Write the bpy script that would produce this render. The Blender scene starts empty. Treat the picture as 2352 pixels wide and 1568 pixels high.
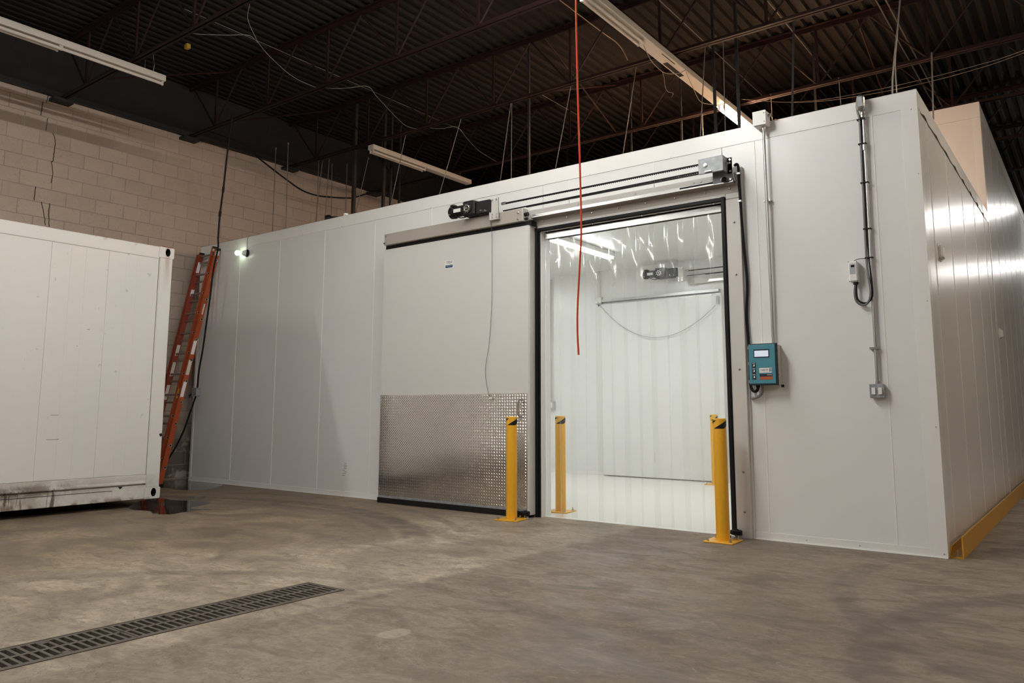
import bpy, math, random
from mathutils import Vector, Matrix
random.seed(7)
sc = bpy.context.scene
C = sc.collection
PI = math.pi

# ------------------------------------------------------------------ camera
F_PX, CX, CY = 1777.597, 1176.0, 706.314
YAW, PITCH, ROLL = -0.647826, 0.130982, 0.002234
CAM = Vector((0.98268, -6.57558, 1.07))
fwd = Vector((math.sin(YAW) * math.cos(PITCH), math.cos(YAW) * math.cos(PITCH), math.sin(PITCH)))
right = Vector((math.cos(YAW), -math.sin(YAW), 0))
up = right.cross(fwd)
R_ = right * math.cos(ROLL) + up * math.sin(ROLL)
U_ = -right * math.sin(ROLL) + up * math.cos(ROLL)
cd = bpy.data.cameras.new('camera')
cam = bpy.data.objects.new('camera', cd); C.objects.link(cam)
cam.matrix_world = Matrix(((R_.x, U_.x, -fwd.x, CAM.x), (R_.y, U_.y, -fwd.y, CAM.y), (R_.z, U_.z, -fwd.z, CAM.z), (0, 0, 0, 1)))
cd.sensor_width = 36.0; cd.sensor_fit = 'HORIZONTAL'
cd.lens = F_PX / 2352 * 36.0
cd.shift_x = (1176.0 - CX) / 2352
cd.shift_y = (CY - 784.0) / 2352
cd.clip_start = 0.05; cd.clip_end = 200
sc.camera = cam

# ------------------------------------------------------------------ world, exposure, lamp strengths
w = bpy.data.worlds.new('world'); sc.world = w; w.use_nodes = True
w.node_tree.nodes['Background'].inputs[0].default_value = (0.05, 0.045, 0.04, 1)
w.node_tree.nodes['Background'].inputs[1].default_value = 0.05
sc.view_settings.view_transform = 'Standard'; sc.view_settings.look = 'None'
sc.view_settings.exposure = 0.0; sc.view_settings.gamma = 1.0
sc.view_settings.use_curve_mapping = False
P_HALL = (200.0, 420.0, 0, 0, 0)      # watts per hall fixture of the middle row, front to back (0 = dead tubes)
P_BACK = (330.0, 270.0)      # left and right rows behind the viewer, the right one added as fill
P_WARM = 300.0       # the one lit tube pair above the cold room
P_CORR = 120.0
P_SIDE_FILL = 150.0       # unseen fixture added to brighten the side wall from above
P_FAR_FILL = 120.0       # unseen row added at far right to brighten faces turned that way
P_COLD = 27.0       # fixtures inside the cold room
COL_HALL = (1.0, 0.985, 0.955)
COL_FILL = (1.0, 0.86, 0.71)
COL_WARM = (1.0, 0.60, 0.36)
COL_COLD = (0.955, 0.985, 1.0)

# ------------------------------------------------------------------ materials
MATS = {}
def mat(name, col, rough=0.5, metal=0.0, var=0.08, scale=6.0, bump=0.0, bscale=60.0, stretch=(1, 1, 1), spec=0.5, coat=0.0, emit=None, estr=0.0):
    m = bpy.data.materials.new(name); m.use_nodes = True
    nt = m.node_tree; N = nt.nodes; L = nt.links
    b = N['Principled BSDF']
    b.inputs['Roughness'].default_value = rough
    b.inputs['Metallic'].default_value = metal
    b.inputs['Specular IOR Level'].default_value = spec
    b.inputs['Coat Weight'].default_value = coat
    tc = N.new('ShaderNodeTexCoord'); mp = N.new('ShaderNodeMapping'); mp.inputs['Scale'].default_value = stretch
    L.new(tc.outputs['Object'], mp.inputs[0])
    nz = N.new('ShaderNodeTexNoise'); nz.inputs['Scale'].default_value = scale; nz.inputs['Detail'].default_value = 4
    L.new(mp.outputs[0], nz.inputs['Vector'])
    mx = N.new('ShaderNodeMix'); mx.data_type = 'RGBA'
    mx.inputs[6].default_value = (*[c * (1 - var) for c in col], 1)
    mx.inputs[7].default_value = (*[min(1, c * (1 + var)) for c in col], 1)
    L.new(nz.outputs[0], mx.inputs[0]); L.new(mx.outputs[2], b.inputs['Base Color'])
    if bump > 0:
        n2 = N.new('ShaderNodeTexNoise'); n2.inputs['Scale'].default_value = bscale; n2.inputs['Detail'].default_value = 5
        L.new(mp.outputs[0], n2.inputs['Vector'])
        bp = N.new('ShaderNodeBump'); bp.inputs['Strength'].default_value = bump; bp.inputs['Distance'].default_value = 0.004
        L.new(n2.outputs[0], bp.inputs['Height']); L.new(bp.outputs[0], b.inputs['Normal'])
    if emit:
        b.inputs['Emission Color'].default_value = (*emit, 1); b.inputs['Emission Strength'].default_value = estr
    MATS[name] = m
    m['_b'] = 1
    return m
def nodes_of(m): return m.node_tree.nodes, m.node_tree.links, m.node_tree.nodes['Principled BSDF']

PANEL = mat('white_panel', (0.79, 0.785, 0.76), 0.27, var=0.02, scale=1.2, bump=0.015, bscale=220)
TRIM = mat('white_trim', (0.82, 0.805, 0.775), 0.30, var=0.02)
CAULK = mat('caulk', (0.86, 0.84, 0.79), 0.5, var=0.02)
DOORM = mat('door_skin', (0.705, 0.695, 0.665), 0.45, var=0.015, scale=1.0)
FRAMEM = mat('frame_grey', (0.62, 0.60, 0.56), 0.45, var=0.03)
TAUPE = mat('taupe_channel', (0.40, 0.36, 0.315), 0.45, var=0.04)
GALV = mat('galvanised', (0.30, 0.32, 0.33), 0.5, 0.35, var=0.55, scale=22)
ALU = mat('aluminium', (0.66, 0.65, 0.63), 0.28, 1.0, var=0.05)
STEEL = mat('conduit_steel', (0.52, 0.51, 0.49), 0.33, 1.0, var=0.05)
RUBBER = mat('black_rubber', (0.006, 0.006, 0.0065), 0.55, var=0.1, spec=0.22)
BLACKP = mat('black_paint', (0.008, 0.008, 0.009), 0.38, var=0.1, spec=0.35)
YELLOW = mat('yellow_paint', (0.80, 0.40, 0.012), 0.38, var=0.04, scale=4, coat=0.2)
ARMOUR = mat('armour_grey', (0.16, 0.155, 0.15), 0.4, 0.7, var=0.1)
FLEXG = mat('flex_grey', (0.22, 0.215, 0.205), 0.5)
RAILY = mat('rail_yellow', (0.52, 0.27, 0.01), 0.4, var=0.08, scale=4)
TREAD = mat('tread_aluminium', (0.72, 0.69, 0.66), 0.14, 1.0, var=0.03)
LUGM = mat('tread_lug', (0.80, 0.78, 0.75), 0.22, 1.0, var=0.03)
WHITEPL = mat('white_plastic', (0.80, 0.79, 0.76), 0.4, var=0.02)
BEIGEPL = mat('beige_plastic', (0.62, 0.58, 0.52), 0.45, var=0.03)
TEAL = mat('teal_panel', (0.062, 0.245, 0.31), 0.4, var=0.03)
NAVY = mat('navy', (0.01, 0.02, 0.035), 0.4)
LCD = mat('lcd', (0.70, 0.75, 0.85), 0.3, emit=(0.75, 0.83, 1.0), estr=0.35)
BLUEST = mat('sticker_blue', (0.02, 0.06, 0.16), 0.4)
INK = mat('ink', (0.05, 0.05, 0.055), 0.6)
ORANGEL = mat('label_orange', (0.42, 0.09, 0.02), 0.5)
GLASSDARK = mat('display_dark', (0.01, 0.01, 0.01), 0.1)
BLUEGREY = mat('keypad_bluegrey', (0.38, 0.42, 0.46), 0.5)
FIBRE = mat('orange_fibreglass', (0.36, 0.058, 0.010), 0.42, var=0.12, scale=9)
FIBRED = mat('red_rail', (0.24, 0.030, 0.010), 0.45, var=0.12, scale=9)
RUNG = mat('rung_aluminium', (0.35, 0.33, 0.31), 0.4, 1.0, var=0.1)
JOIST = mat('joist_primer', (0.020, 0.0075, 0.006), 0.65, var=0.3, scale=5, spec=0.2)
DECK = mat('deck_dark', (0.016, 0.0135, 0.0115), 0.75, var=0.25, scale=2, spec=0.15)
POST = mat('dark_steel', (0.012, 0.011, 0.011), 0.6, var=0.2)
ROD = mat('hanger_rod', (0.20, 0.18, 0.16), 0.5, 0.6, var=0.2)
FIXW = mat('fixture_enamel', (0.62, 0.58, 0.51), 0.4, var=0.06, scale=3)
TUBE = mat('dead_tube', (0.70, 0.64, 0.57), 0.25, var=0.03)
def lit_tube(power, length, colr):
    # two tubes of radius 0.0185 share the power of a fixture
    return mat('lit_tube', (0.9, 0.9, 0.9), 0.4, emit=colr, estr=power / (PI * 2 * 2 * PI * 0.0185 * length))
LITC = mat('lit_cold_tube', (0.9, 0.9, 0.9), 0.4, emit=COL_COLD, estr=22.0)
BULB = mat('lit_bulb', (0.9, 0.95, 0.9), 0.4, emit=(0.80, 1.0, 0.74), estr=13.0)
WIREW = mat('white_wire', (0.26, 0.24, 0.21), 0.5)
WIREC = mat('copper_wire', (0.24, 0.17, 0.115), 0.5)
CABLE = mat('black_cable', (0.006, 0.0055, 0.0055), 0.6, spec=0.25)
REDCORD = mat('red_cord', (0.80, 0.075, 0.02), 0.45, var=0.05)
CASTIRON = mat('cast_iron', (0.105, 0.088, 0.070), 0.6, 0.3, var=0.25, scale=14)
SOIL = mat('drain_dark', (0.012, 0.010, 0.009), 0.8)
RUST = mat('rust', (0.16, 0.055, 0.02), 0.8, var=0.4, scale=20)
HOLE = mat('hole_dark', (0.006, 0.006, 0.006), 0.9)
CRACK = mat('crack_dark', (0.045, 0.030, 0.022), 0.9)
TIMBER = mat('dunnage_timber', (0.10, 0.075, 0.05), 0.8, var=0.3, stretch=(1, 8, 1))
YTAG = mat('yellow_tag', (0.55, 0.36, 0.03), 0.5)
BRASS = mat('grey_bracket', (0.50, 0.50, 0.49), 0.4, 0.6)
COLDFLOOR = mat('cold_floor', (0.80, 0.78, 0.73), 0.28, var=0.03, scale=1.5)
REDSTICK = mat('red_mark', (0.5, 0.05, 0.05), 0.5)
WALLPLAIN = mat('plain_wall', (0.20, 0.17, 0.145), 0.8, var=0.1)

# wet film
PUD = mat('puddle_water', (0.010, 0.008, 0.007), 0.06, var=0.1, spec=0.4)
WETM = mat('wet_concrete', (0.035, 0.027, 0.020), 0.10, var=0.2, scale=3, spec=0.5)

# clear vinyl strips
VINYL = bpy.data.materials.new('clear_vinyl'); VINYL.use_nodes = True
N = VINYL.node_tree.nodes; L = VINYL.node_tree.links; N.clear()
o_ = N.new('ShaderNodeOutputMaterial'); tr = N.new('ShaderNodeBsdfTransparent'); tr.inputs[0].default_value = (0.985, 0.99, 0.98, 1)
gl = N.new('ShaderNodeBsdfGlossy'); gl.inputs['Roughness'].default_value = 0.07; gl.inputs[0].default_value = (1, 1, 1, 1)
df = N.new('ShaderNodeBsdfTranslucent'); df.inputs[0].default_value = (0.9, 0.9, 0.87, 1)
fr = N.new('ShaderNodeFresnel'); fr.inputs[0].default_value = 1.22
tcv = N.new('ShaderNodeTexCoord'); nv = N.new('ShaderNodeTexNoise'); nv.inputs['Scale'].default_value = 2.5
mv = N.new('ShaderNodeMapping'); mv.inputs['Scale'].default_value = (3, 3, 0.7)
L.new(tcv.outputs['Object'], mv.inputs[0]); L.new(mv.outputs[0], nv.inputs['Vector'])
bv = N.new('ShaderNodeBump'); bv.inputs['Strength'].default_value = 0.15; bv.inputs['Distance'].default_value = 0.02
L.new(nv.outputs[0], bv.inputs['Height']); L.new(bv.outputs[0], gl.inputs['Normal'])
m1 = N.new('ShaderNodeMixShader'); m1.inputs[0].default_value = 0.03
m2 = N.new('ShaderNodeMixShader')
L.new(tr.outputs[0], m1.inputs[1]); L.new(df.outputs[0], m1.inputs[2])
L.new(fr.outputs[0], m2.inputs[0]); L.new(m1.outputs[0], m2.inputs[1]); L.new(gl.outputs[0], m2.inputs[2])
L.new(m2.outputs[0], o_.inputs[0])

# floor concrete: two pours meeting along x = -2.5, trowel mottling, tyre marks, scuffs
FLOOR = mat('floor_concrete', (0.2, 0.17, 0.14), 0.55)
N, L, B = nodes_of(FLOOR)
for n_ in list(N):
    if n_.type not in ('BSDF_PRINCIPLED', 'OUTPUT_MATERIAL'): N.remove(n_)
def node(t, **k):
    n_ = N.new(t)
    for a, v in k.items(): setattr(n_, a, v)
    return n_
def math_(op, a, b=None, clamp=False):
    n_ = node('ShaderNodeMath', operation=op); n_.use_clamp = clamp
    for i, v in enumerate((a, b)):
        if v is None: continue
        if isinstance(v, (int, float)): n_.inputs[i].default_value = v
        else: L.new(v, n_.inputs[i])
    return n_.outputs[0]
def maprange(v, a, b, c, d):
    n_ = node('ShaderNodeMapRange'); n_.interpolation_type = 'SMOOTHSTEP'; L.new(v, n_.inputs[0])
    for i, x in enumerate((a, b, c, d)): n_.inputs[i + 1].default_value = x
    return n_.outputs[0]
def noise(vec, s, det=5, dist=0.0, rough=0.55):
    n_ = node('ShaderNodeTexNoise'); n_.inputs['Scale'].default_value = s; n_.inputs['Detail'].default_value = det
    n_.inputs['Distortion'].default_value = dist; n_.inputs['Roughness'].default_value = rough
    L.new(vec, n_.inputs['Vector']); return n_.outputs[0]
def mapping(vec, scale, rot=(0, 0, 0)):
    n_ = node('ShaderNodeMapping'); n_.inputs['Scale'].default_value = scale; n_.inputs['Rotation'].default_value = rot
    L.new(vec, n_.inputs[0]); return n_.outputs[0]
def mixc(f, a, b, mode='MIX'):
    n_ = node('ShaderNodeMix'); n_.data_type = 'RGBA'; n_.blend_type = mode
    if isinstance(f, (int, float)): n_.inputs[0].default_value = f
    else: L.new(f, n_.inputs[0])
    for i, v in ((6, a), (7, b)):
        if isinstance(v, tuple): n_.inputs[i].default_value = (*v, 1)
        else: L.new(v, n_.inputs[i])
    return n_.outputs[2]
tc = node('ShaderNodeTexCoord'); pos = tc.outputs['Object']
sx = node('ShaderNodeSeparateXYZ'); L.new(pos, sx.inputs[0]); X_, Y_ = sx.outputs[0], sx.outputs[1]
big = noise(pos, 0.6, 4, 0.4); med = maprange(noise(mapping(pos, (1, 1.5, 1), (0, 0, 0.5)), 1.9, 8, 0.7, 0.62), 0.32, 0.68, 0, 1)
tro = maprange(noise(mapping(pos, (0.9, 1.7, 1), (0, 0, -0.35)), 2.4, 10, 1.3, 0.68), 0.33, 0.67, 0, 1); fine = noise(pos, 45, 6)
dust = maprange(noise(mapping(pos, (1, 1.8, 1), (0, 0, 0.2)), 7.5, 9, 1.0, 0.72), 0.42, 0.62, 0, 1)
edge = noise(pos, 9, 3)
right_dark = maprange(math_('ADD', X_, math_('MULTIPLY', math_('SUBTRACT', edge, 0.5), 0.12)), -2.56, -2.44, 0, 1)
right_dark = math_('MULTIPLY', right_dark, maprange(math_('ADD', Y_, math_('MULTIPLY', med, 0.6)), -4.6, -2.6, 0.75, 1))
warm_left = maprange(math_('ADD', X_, math_('MULTIPLY', math_('SUBTRACT', big, 0.5), 3.0)), -5.2, -2.9, 1, 0)
c_left = mixc(med, (0.310, 0.250, 0.187), (0.470, 0.398, 0.305))
c_warm = mixc(med, (0.160, 0.113, 0.071), (0.310, 0.229, 0.150))
c_right = mixc(tro, (0.138, 0.105, 0.078), (0.315, 0.252, 0.197))
col = mixc(warm_left, c_left, c_warm)
col = mixc(right_dark, col, c_right)
col = mixc(math_('MULTIPLY', maprange(tro, 0.62, 0.95, 0, 1), 0.42), col, (0.100, 0.078, 0.060))
col = mixc(math_('MULTIPLY', maprange(big, 0.36, 0.56, 1, 0), 0.42), col, (0.110, 0.084, 0.062))
col = mixc(math_('MULTIPLY', dust, 0.42), col, (0.120, 0.094, 0.073))
col = mixc(math_('MULTIPLY', maprange(noise(mapping(pos, (1, 2.0, 1), (0, 0, 1.1)), 11, 6, 1.2), 0.60, 0.72, 0, 1), 0.35), col, (0.36, 0.31, 0.25))
# scuffs: short dark curls
sc1 = noise(mapping(pos, (1, 1.5, 1), (0, 0, 0.9)), 3.6, 3, 3.2)
scm = math_('MULTIPLY', maprange(math_('ABSOLUTE', math_('SUBTRACT', sc1, 0.5)), 0.0, 0.010, 1, 0), maprange(noise(pos, 3.1, 3), 0.50, 0.58, 0, 1))
col = mixc(math_('MULTIPLY', scm, 0.7), col, (0.060, 0.045, 0.035))
def arc(cx, cy, r, wd, k, a0=None):
    dx = math_('SUBTRACT', X_, cx); dy = math_('SUBTRACT', Y_, cy)
    d = math_('SQRT', math_('ADD', math_('MULTIPLY', dx, dx), math_('MULTIPLY', dy, dy)))
    m_ = maprange(math_('ABSOLUTE', math_('SUBTRACT', d, r)), wd * 0.5, wd, 1, 0)
    if a0: m_ = math_('MULTIPLY', m_, maprange(a0[0], a0[1], a0[2], 0, 1))
    return math_('MULTIPLY', math_('MULTIPLY', m_, k), maprange(noise(pos, 5, 4), 0.3, 0.6, 0.25, 1))
def spot(cx, cy, rx, ry):
    ux = math_('DIVIDE', math_('SUBTRACT', X_, cx), rx); uy = math_('DIVIDE', math_('SUBTRACT', Y_, cy), ry)
    d = math_('ADD', math_('SQRT', math_('ADD', math_('MULTIPLY', ux, ux), math_('MULTIPLY', uy, uy))), math_('MULTIPLY', math_('SUBTRACT', noise(pos, 9, 4), 0.5), 0.8))
    return maprange(d, 0.75, 1.0, 1, 0)
col = mixc(math_('MULTIPLY', spot(-1.82, -3.81, 0.075, 0.10), 0.45), col, (0.46, 0.385, 0.29))
col = mixc(math_('MULTIPLY', spot(-2.16, -4.02, 0.10, 0.12), 0.25), col, (0.40, 0.32, 0.23))
for a_ in (arc(-6.2, -4.5, 3.75, 0.16, 0.75, (Y_, -2.1, -1.6)), arc(-6.2, -4.5, 3.50, 0.08, 0.5, (Y_, -2.1, -1.5)), arc(-6.3, -4.4, 4.15, 0.07, 0.5, (Y_, -1.6, -0.9)), arc(-5.5, -5.2, 4.2, 0.10, 0.35, (Y_, -2.3, -1.4)),
           arc(2.0, -2.4, 1.95, 0.14, 0.6), arc(1.9, -1.0, 2.3, 0.10, 0.4), arc(-0.9, -4.4, 2.1, 0.07, 0.4), arc(-2.2, -5.6, 2.6, 0.10, 0.35)):
    col = mixc(a_, col, (0.085, 0.066, 0.052))
col = mixc(math_('MULTIPLY', maprange(noise(pos, 22, 8, 0.6, 0.75), 0.46, 0.66, 0, 1), 0.38), col, (0.10, 0.08, 0.06))
L.new(col, B.inputs['Base Color'])
L.new(maprange(med, 0.0, 1.0, 0.50, 0.72), B.inputs['Roughness'])
B.inputs['Specular IOR Level'].default_value = 0.35
bp = node('ShaderNodeBump'); bp.inputs['Strength'].default_value = 0.2; bp.inputs['Distance'].default_value = 0.003
L.new(math_('ADD', fine, tro), bp.inputs['Height']); L.new(bp.outputs[0], B.inputs['Normal'])

# concrete block, stain band near one course, black paint above 5.42 m (objects share world axes)
def block_mat(name):
    global N, L, B
    m = mat(name, (0.3, 0.25, 0.21), 0.8)
    N, L, B = nodes_of(m)
    for n_ in list(N):
        if n_.type not in ('BSDF_PRINCIPLED', 'OUTPUT_MATERIAL'): N.remove(n_)
    g = node('ShaderNodeNewGeometry'); pos = g.outputs['Position']
    s = node('ShaderNodeSeparateXYZ'); L.new(pos, s.inputs[0]); yy, zz = s.outputs[1], s.outputs[2]
    oi = node('ShaderNodeObjectInfo')
    n1 = noise(pos, 3.0, 5); n2 = noise(pos, 38, 5, 0, 0.7)
    c = mixc(n1, (0.440, 0.355, 0.285), (0.560, 0.465, 0.385))
    c = mixc(math_('MULTIPLY', oi.outputs['Random'], 0.22), c, (0.300, 0.235, 0.185))
    c = mixc(math_('MULTIPLY', maprange(n2, 0.56, 0.70, 0, 1), 0.45), c, (0.22, 0.165, 0.125))
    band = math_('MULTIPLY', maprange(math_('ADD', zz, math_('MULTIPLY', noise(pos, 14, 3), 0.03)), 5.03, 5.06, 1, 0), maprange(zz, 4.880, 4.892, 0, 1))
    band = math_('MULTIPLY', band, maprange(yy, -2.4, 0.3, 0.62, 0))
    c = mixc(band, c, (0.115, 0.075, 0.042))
    # efflorescence and damp near the floor
    damp = maprange(math_('ADD', zz, math_('MULTIPLY', math_('SUBTRACT', noise(pos, 2.5, 4), 0.5), 0.7)), 0.55, 0.95, 1, 0)
    c = mixc(math_('MULTIPLY', damp, 0.75), c, (0.060, 0.045, 0.034))
    eff = math_('MULTIPLY', damp, maprange(noise(pos, 5.5, 5), 0.54, 0.62, 0, 1))
    c = mixc(math_('MULTIPLY', eff, 0.8), c, (0.50, 0.44, 0.38))
    paint = maprange(zz, 5.405, 5.425, 0, 1)
    c = mixc(paint, c, mixc(n1, (0.007, 0.006, 0.0052), (0.015, 0.0128, 0.011)))
    L.new(c, B.inputs['Base Color'])
    bp = node('ShaderNodeBump'); bp.inputs['Strength'].default_value = 0.45; bp.inputs['Distance'].default_value = 0.004
    L.new(n2, bp.inputs['Height']); L.new(bp.outputs[0], B.inputs['Normal'])
    B.inputs['Roughness'].default_value = 0.85
    return m
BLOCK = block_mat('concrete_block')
MORTAR = mat('mortar', (0.34, 0.28, 0.23), 0.9, var=0.1)
N, L, B = nodes_of(MORTAR)
g = node('ShaderNodeNewGeometry'); s = node('ShaderNodeSeparateXYZ'); L.new(g.outputs['Position'], s.inputs[0])
c = mixc(maprange(s.outputs[2], 5.405, 5.425, 0, 1), mixc(noise(g.outputs['Position'], 1.5, 3), (0.20, 0.15, 0.11), (0.52, 0.44, 0.37)), (0.017, 0.0145, 0.0125))
L.new(c, B.inputs['Base Color'])

# container enamel with grime that runs down from the bottom rail
CONT = mat('container_enamel', (0.62, 0.60, 0.55), 0.45, var=0.03)
N, L, B = nodes_of(CONT)
g = node('ShaderNodeNewGeometry'); pos = g.outputs['Position']
s = node('ShaderNodeSeparateXYZ'); L.new(pos, s.inputs[0]); yy, zz = s.outputs[1], s.outputs[2]
c = mixc(noise(pos, 0.8, 3), (0.66, 0.640, 0.595), (0.74, 0.720, 0.675))
blot = noise(pos, 4.5, 7, 0.4, 0.7); streak = noise(mapping(pos, (1, 9, 0.8)), 2.2, 6, 0.5, 0.65)
low = maprange(math_('ADD', zz, math_('MULTIPLY', math_('SUBTRACT', blot, 0.5), 0.10)), 0.345, 0.365, 1, 0)
leftw = maprange(yy, -3.4, -2.2, 1.0, 0.35)
gr1 = math_('MULTIPLY', math_('MULTIPLY', low, leftw), maprange(blot, 0.34, 0.66, 0.15, 0.75))
c = mixc(gr1, c, (0.30, 0.245, 0.195))
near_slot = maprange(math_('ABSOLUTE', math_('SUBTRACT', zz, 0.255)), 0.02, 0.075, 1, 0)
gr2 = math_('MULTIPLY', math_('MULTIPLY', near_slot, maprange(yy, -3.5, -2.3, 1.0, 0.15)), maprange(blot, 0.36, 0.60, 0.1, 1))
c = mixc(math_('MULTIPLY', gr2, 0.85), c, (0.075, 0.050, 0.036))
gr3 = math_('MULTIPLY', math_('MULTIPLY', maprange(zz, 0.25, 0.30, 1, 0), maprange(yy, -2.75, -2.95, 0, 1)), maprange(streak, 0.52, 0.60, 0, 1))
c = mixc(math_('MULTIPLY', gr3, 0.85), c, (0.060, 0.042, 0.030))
rustm = math_('MULTIPLY', maprange(zz, 0.08, 0.16, 1, 0), maprange(noise(pos, 6, 4), 0.5, 0.62, 0, 1))
c = mixc(math_('MULTIPLY', rustm, 0.8), c, (0.14, 0.06, 0.025))
spk = math_('MULTIPLY', maprange(noise(pos, 9, 3), 0.70, 0.76, 0, 1), 0.35)
c = mixc(spk, c, (0.30, 0.26, 0.21))
top = math_('MULTIPLY', maprange(zz, 2.86, 2.91, 0, 1), maprange(noise(pos, 5, 4), 0.55, 0.66, 0, 1))
c = mixc(math_('MULTIPLY', top, 0.6), c, (0.40, 0.24, 0.12))
rs = math_('MULTIPLY', maprange(math_('ABSOLUTE', math_('ADD', yy, 1.965)), 0.015, 0.05, 1, 0), math_('MULTIPLY', maprange(zz, 2.35, 2.80, 0, 1), maprange(streak, 0.35, 0.60, 0.3, 1)))
c = mixc(math_('MULTIPLY', rs, 0.55), c, (0.36, 0.20, 0.10))
L.new(c, B.inputs['Base Color'])

# ------------------------------------------------------------------ mesh helpers
class MB:
    def __init__(self): self.v = []; self.f = []
    def add(self, vs, fs):
        o = len(self.v); self.v += [tuple(x) for x in vs]; self.f += [tuple(i + o for i in t) for t in fs]; return self
    def box(self, x0, x1, y0, y1, z0, z1):
        vs = [(x0, y0, z0), (x1, y0, z0), (x1, y1, z0), (x0, y1, z0), (x0, y0, z1), (x1, y0, z1), (x1, y1, z1), (x0, y1, z1)]
        return self.add(vs, [(0, 3, 2, 1), (4, 5, 6, 7), (0, 1, 5, 4), (1, 2, 6, 5), (2, 3, 7, 6), (3, 0, 4, 7)])
    def cbox(self, x0, x1, y0, y1, z0, z1, c=0.006):
        # box with chamfered edges
        xs = (x0, x0 + c, x1 - c, x1); ys = (y0, y0 + c, y1 - c, y1); zs = (z0, z0 + c, z1 - c, z1)
        vs = []; idx = {}
        for sx_ in (0, 1):
            for sy_ in (0, 1):
                for sz_ in (0, 1):
                    for ax in range(3):
                        p = [xs[1 if sx_ == 0 else 2], ys[1 if sy_ == 0 else 2], zs[1 if sz_ == 0 else 2]]
                        p[ax] = ((x0, x1)[sx_], (y0, y1)[sy_], (z0, z1)[sz_])[ax]
                        idx[(sx_, sy_, sz_, ax)] = len(vs); vs.append(tuple(p))
        fs = []
        for ax in range(3):
            for s_ in (0, 1):
                a, b = [k for k in range(3) if k != ax]
                q = []
                for (i, j) in ((0, 0), (1, 0), (1, 1), (0, 1)):
                    k = [0, 0, 0]; k[ax] = s_; k[a] = i; k[b] = j; q.append(idx[(*k, ax)])
                fs.append(tuple(q))
        for ax in range(3):
            a, b = [k for k in range(3) if k != ax]
            for i in (0, 1):
                for j in (0, 1):
                    k0 = [0, 0, 0]; k0[a] = i; k0[b] = j; k1 = list(k0); k1[ax] = 1
                    fs.append((idx[(*k0, a)], idx[(*k1, a)], idx[(*k1, b)], idx[(*k0, b)]))
        for i in (0, 1):
            for j in (0, 1):
                for k in (0, 1): fs.append((idx[(i, j, k, 0)], idx[(i, j, k, 1)], idx[(i, j, k, 2)]))
        return self.add(vs, fs)
    def cyl(self, p0, p1, r, n=12, r2=None, caps=True):
        p0, p1 = Vector(p0), Vector(p1); d = (p1 - p0).normalized()
        a = d.orthogonal().normalized(); b = d.cross(a); r2 = r if r2 is None else r2
        vs = []
        for p, rr in ((p0, r), (p1, r2)):
            for i in range(n):
                t = 2 * PI * i / n; vs.append(p + (a * math.cos(t) + b * math.sin(t)) * rr)
        fs = [(i, (i + 1) % n, n + (i + 1) % n, n + i) for i in range(n)]
        if caps: fs += [tuple(range(n - 1, -1, -1)), tuple(range(n, 2 * n))]
        return self.add(vs, fs)
    def tube(self, pts, r, n=6):
        pts = [Vector(p) for p in pts]; rings = []; a = None
        for i, p in enumerate(pts):
            d = (pts[min(i + 1, len(pts) - 1)] - pts[max(i - 1, 0)]).normalized()
            if a is None: a = d.orthogonal().normalized()
            a = (a - d * a.dot(d)).normalized(); b = d.cross(a)
            rings.append([p + (a * math.cos(2 * PI * k / n) + b * math.sin(2 * PI * k / n)) * r for k in range(n)])
        vs = [v for rg in rings for v in rg]; fs = []
        for i in range(len(rings) - 1):
            for k in range(n): fs.append((i * n + k, i * n + (k + 1) % n, (i + 1) * n + (k + 1) % n, (i + 1) * n + k))
        fs += [tuple(range(n - 1, -1, -1)), tuple(range((len(rings) - 1) * n, len(rings) * n))]
        return self.add(vs, fs)
    def torus(self, c, axis, R, r, n=16, k=6):
        axis = Vector(axis).normalized(); a = axis.orthogonal().normalized(); b = axis.cross(a); c = Vector(c)
        vs = []
        for i in range(n):
            t = 2 * PI * i / n; d = a * math.cos(t) + b * math.sin(t)
            for j in range(k):
                u = 2 * PI * j / k; vs.append(c + d * (R + r * math.cos(u)) + axis * r * math.sin(u))
        fs = [(i * k + j, ((i + 1) % n) * k + j, ((i + 1) % n) * k + (j + 1) % k, i * k + (j + 1) % k) for i in range(n) for j in range(k)]
        return self.add(vs, fs)
    def lathe(self, p0, d, prof, n=20):
        # prof: (distance along d, radius)
        p0 = Vector(p0); d = Vector(d).normalized(); a = d.orthogonal().normalized(); b = d.cross(a); vs = []
        for (h, r) in prof:
            for i in range(n):
                t = 2 * PI * i / n; vs.append(p0 + d * h + (a * math.cos(t) + b * math.sin(t)) * max(r, 1e-4))
        fs = []
        for j in range(len(prof) - 1):
            for i in range(n): fs.append((j * n + i, j * n + (i + 1) % n, (j + 1) * n + (i + 1) % n, (j + 1) * n + i))
        fs += [tuple(range(n - 1, -1, -1)), tuple(range((len(prof) - 1) * n, len(prof) * n))]
        return self.add(vs, fs)
    def prism(self, poly, vec):
        n = len(poly); vec = Vector(vec); vs = [Vector(p) for p in poly] + [Vector(p) + vec for p in poly]
        return self.add(vs, [tuple(range(n - 1, -1, -1)), tuple(range(n, 2 * n))] + [(i, (i + 1) % n, n + (i + 1) % n, n + i) for i in range(n)])
    def mesh(self, name, m, smooth=False):
        me = bpy.data.meshes.new(name); me.from_pydata(self.v, [], self.f)
        import bmesh
        bm = bmesh.new(); bm.from_mesh(me); bmesh.ops.recalc_face_normals(bm, faces=bm.faces); bm.to_mesh(me); bm.free()
        me.materials.append(m)
        if smooth:
            me.shade_smooth()
            try: me.set_sharp_from_angle(angle=math.radians(38))
            except Exception: pass
        return me
    def build(self, name, m, parent=None, smooth=False):
        o = bpy.data.objects.new(name, self.mesh(name, m, smooth)); C.objects.link(o)
        if parent is not None: o.parent = parent
        return o
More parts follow.
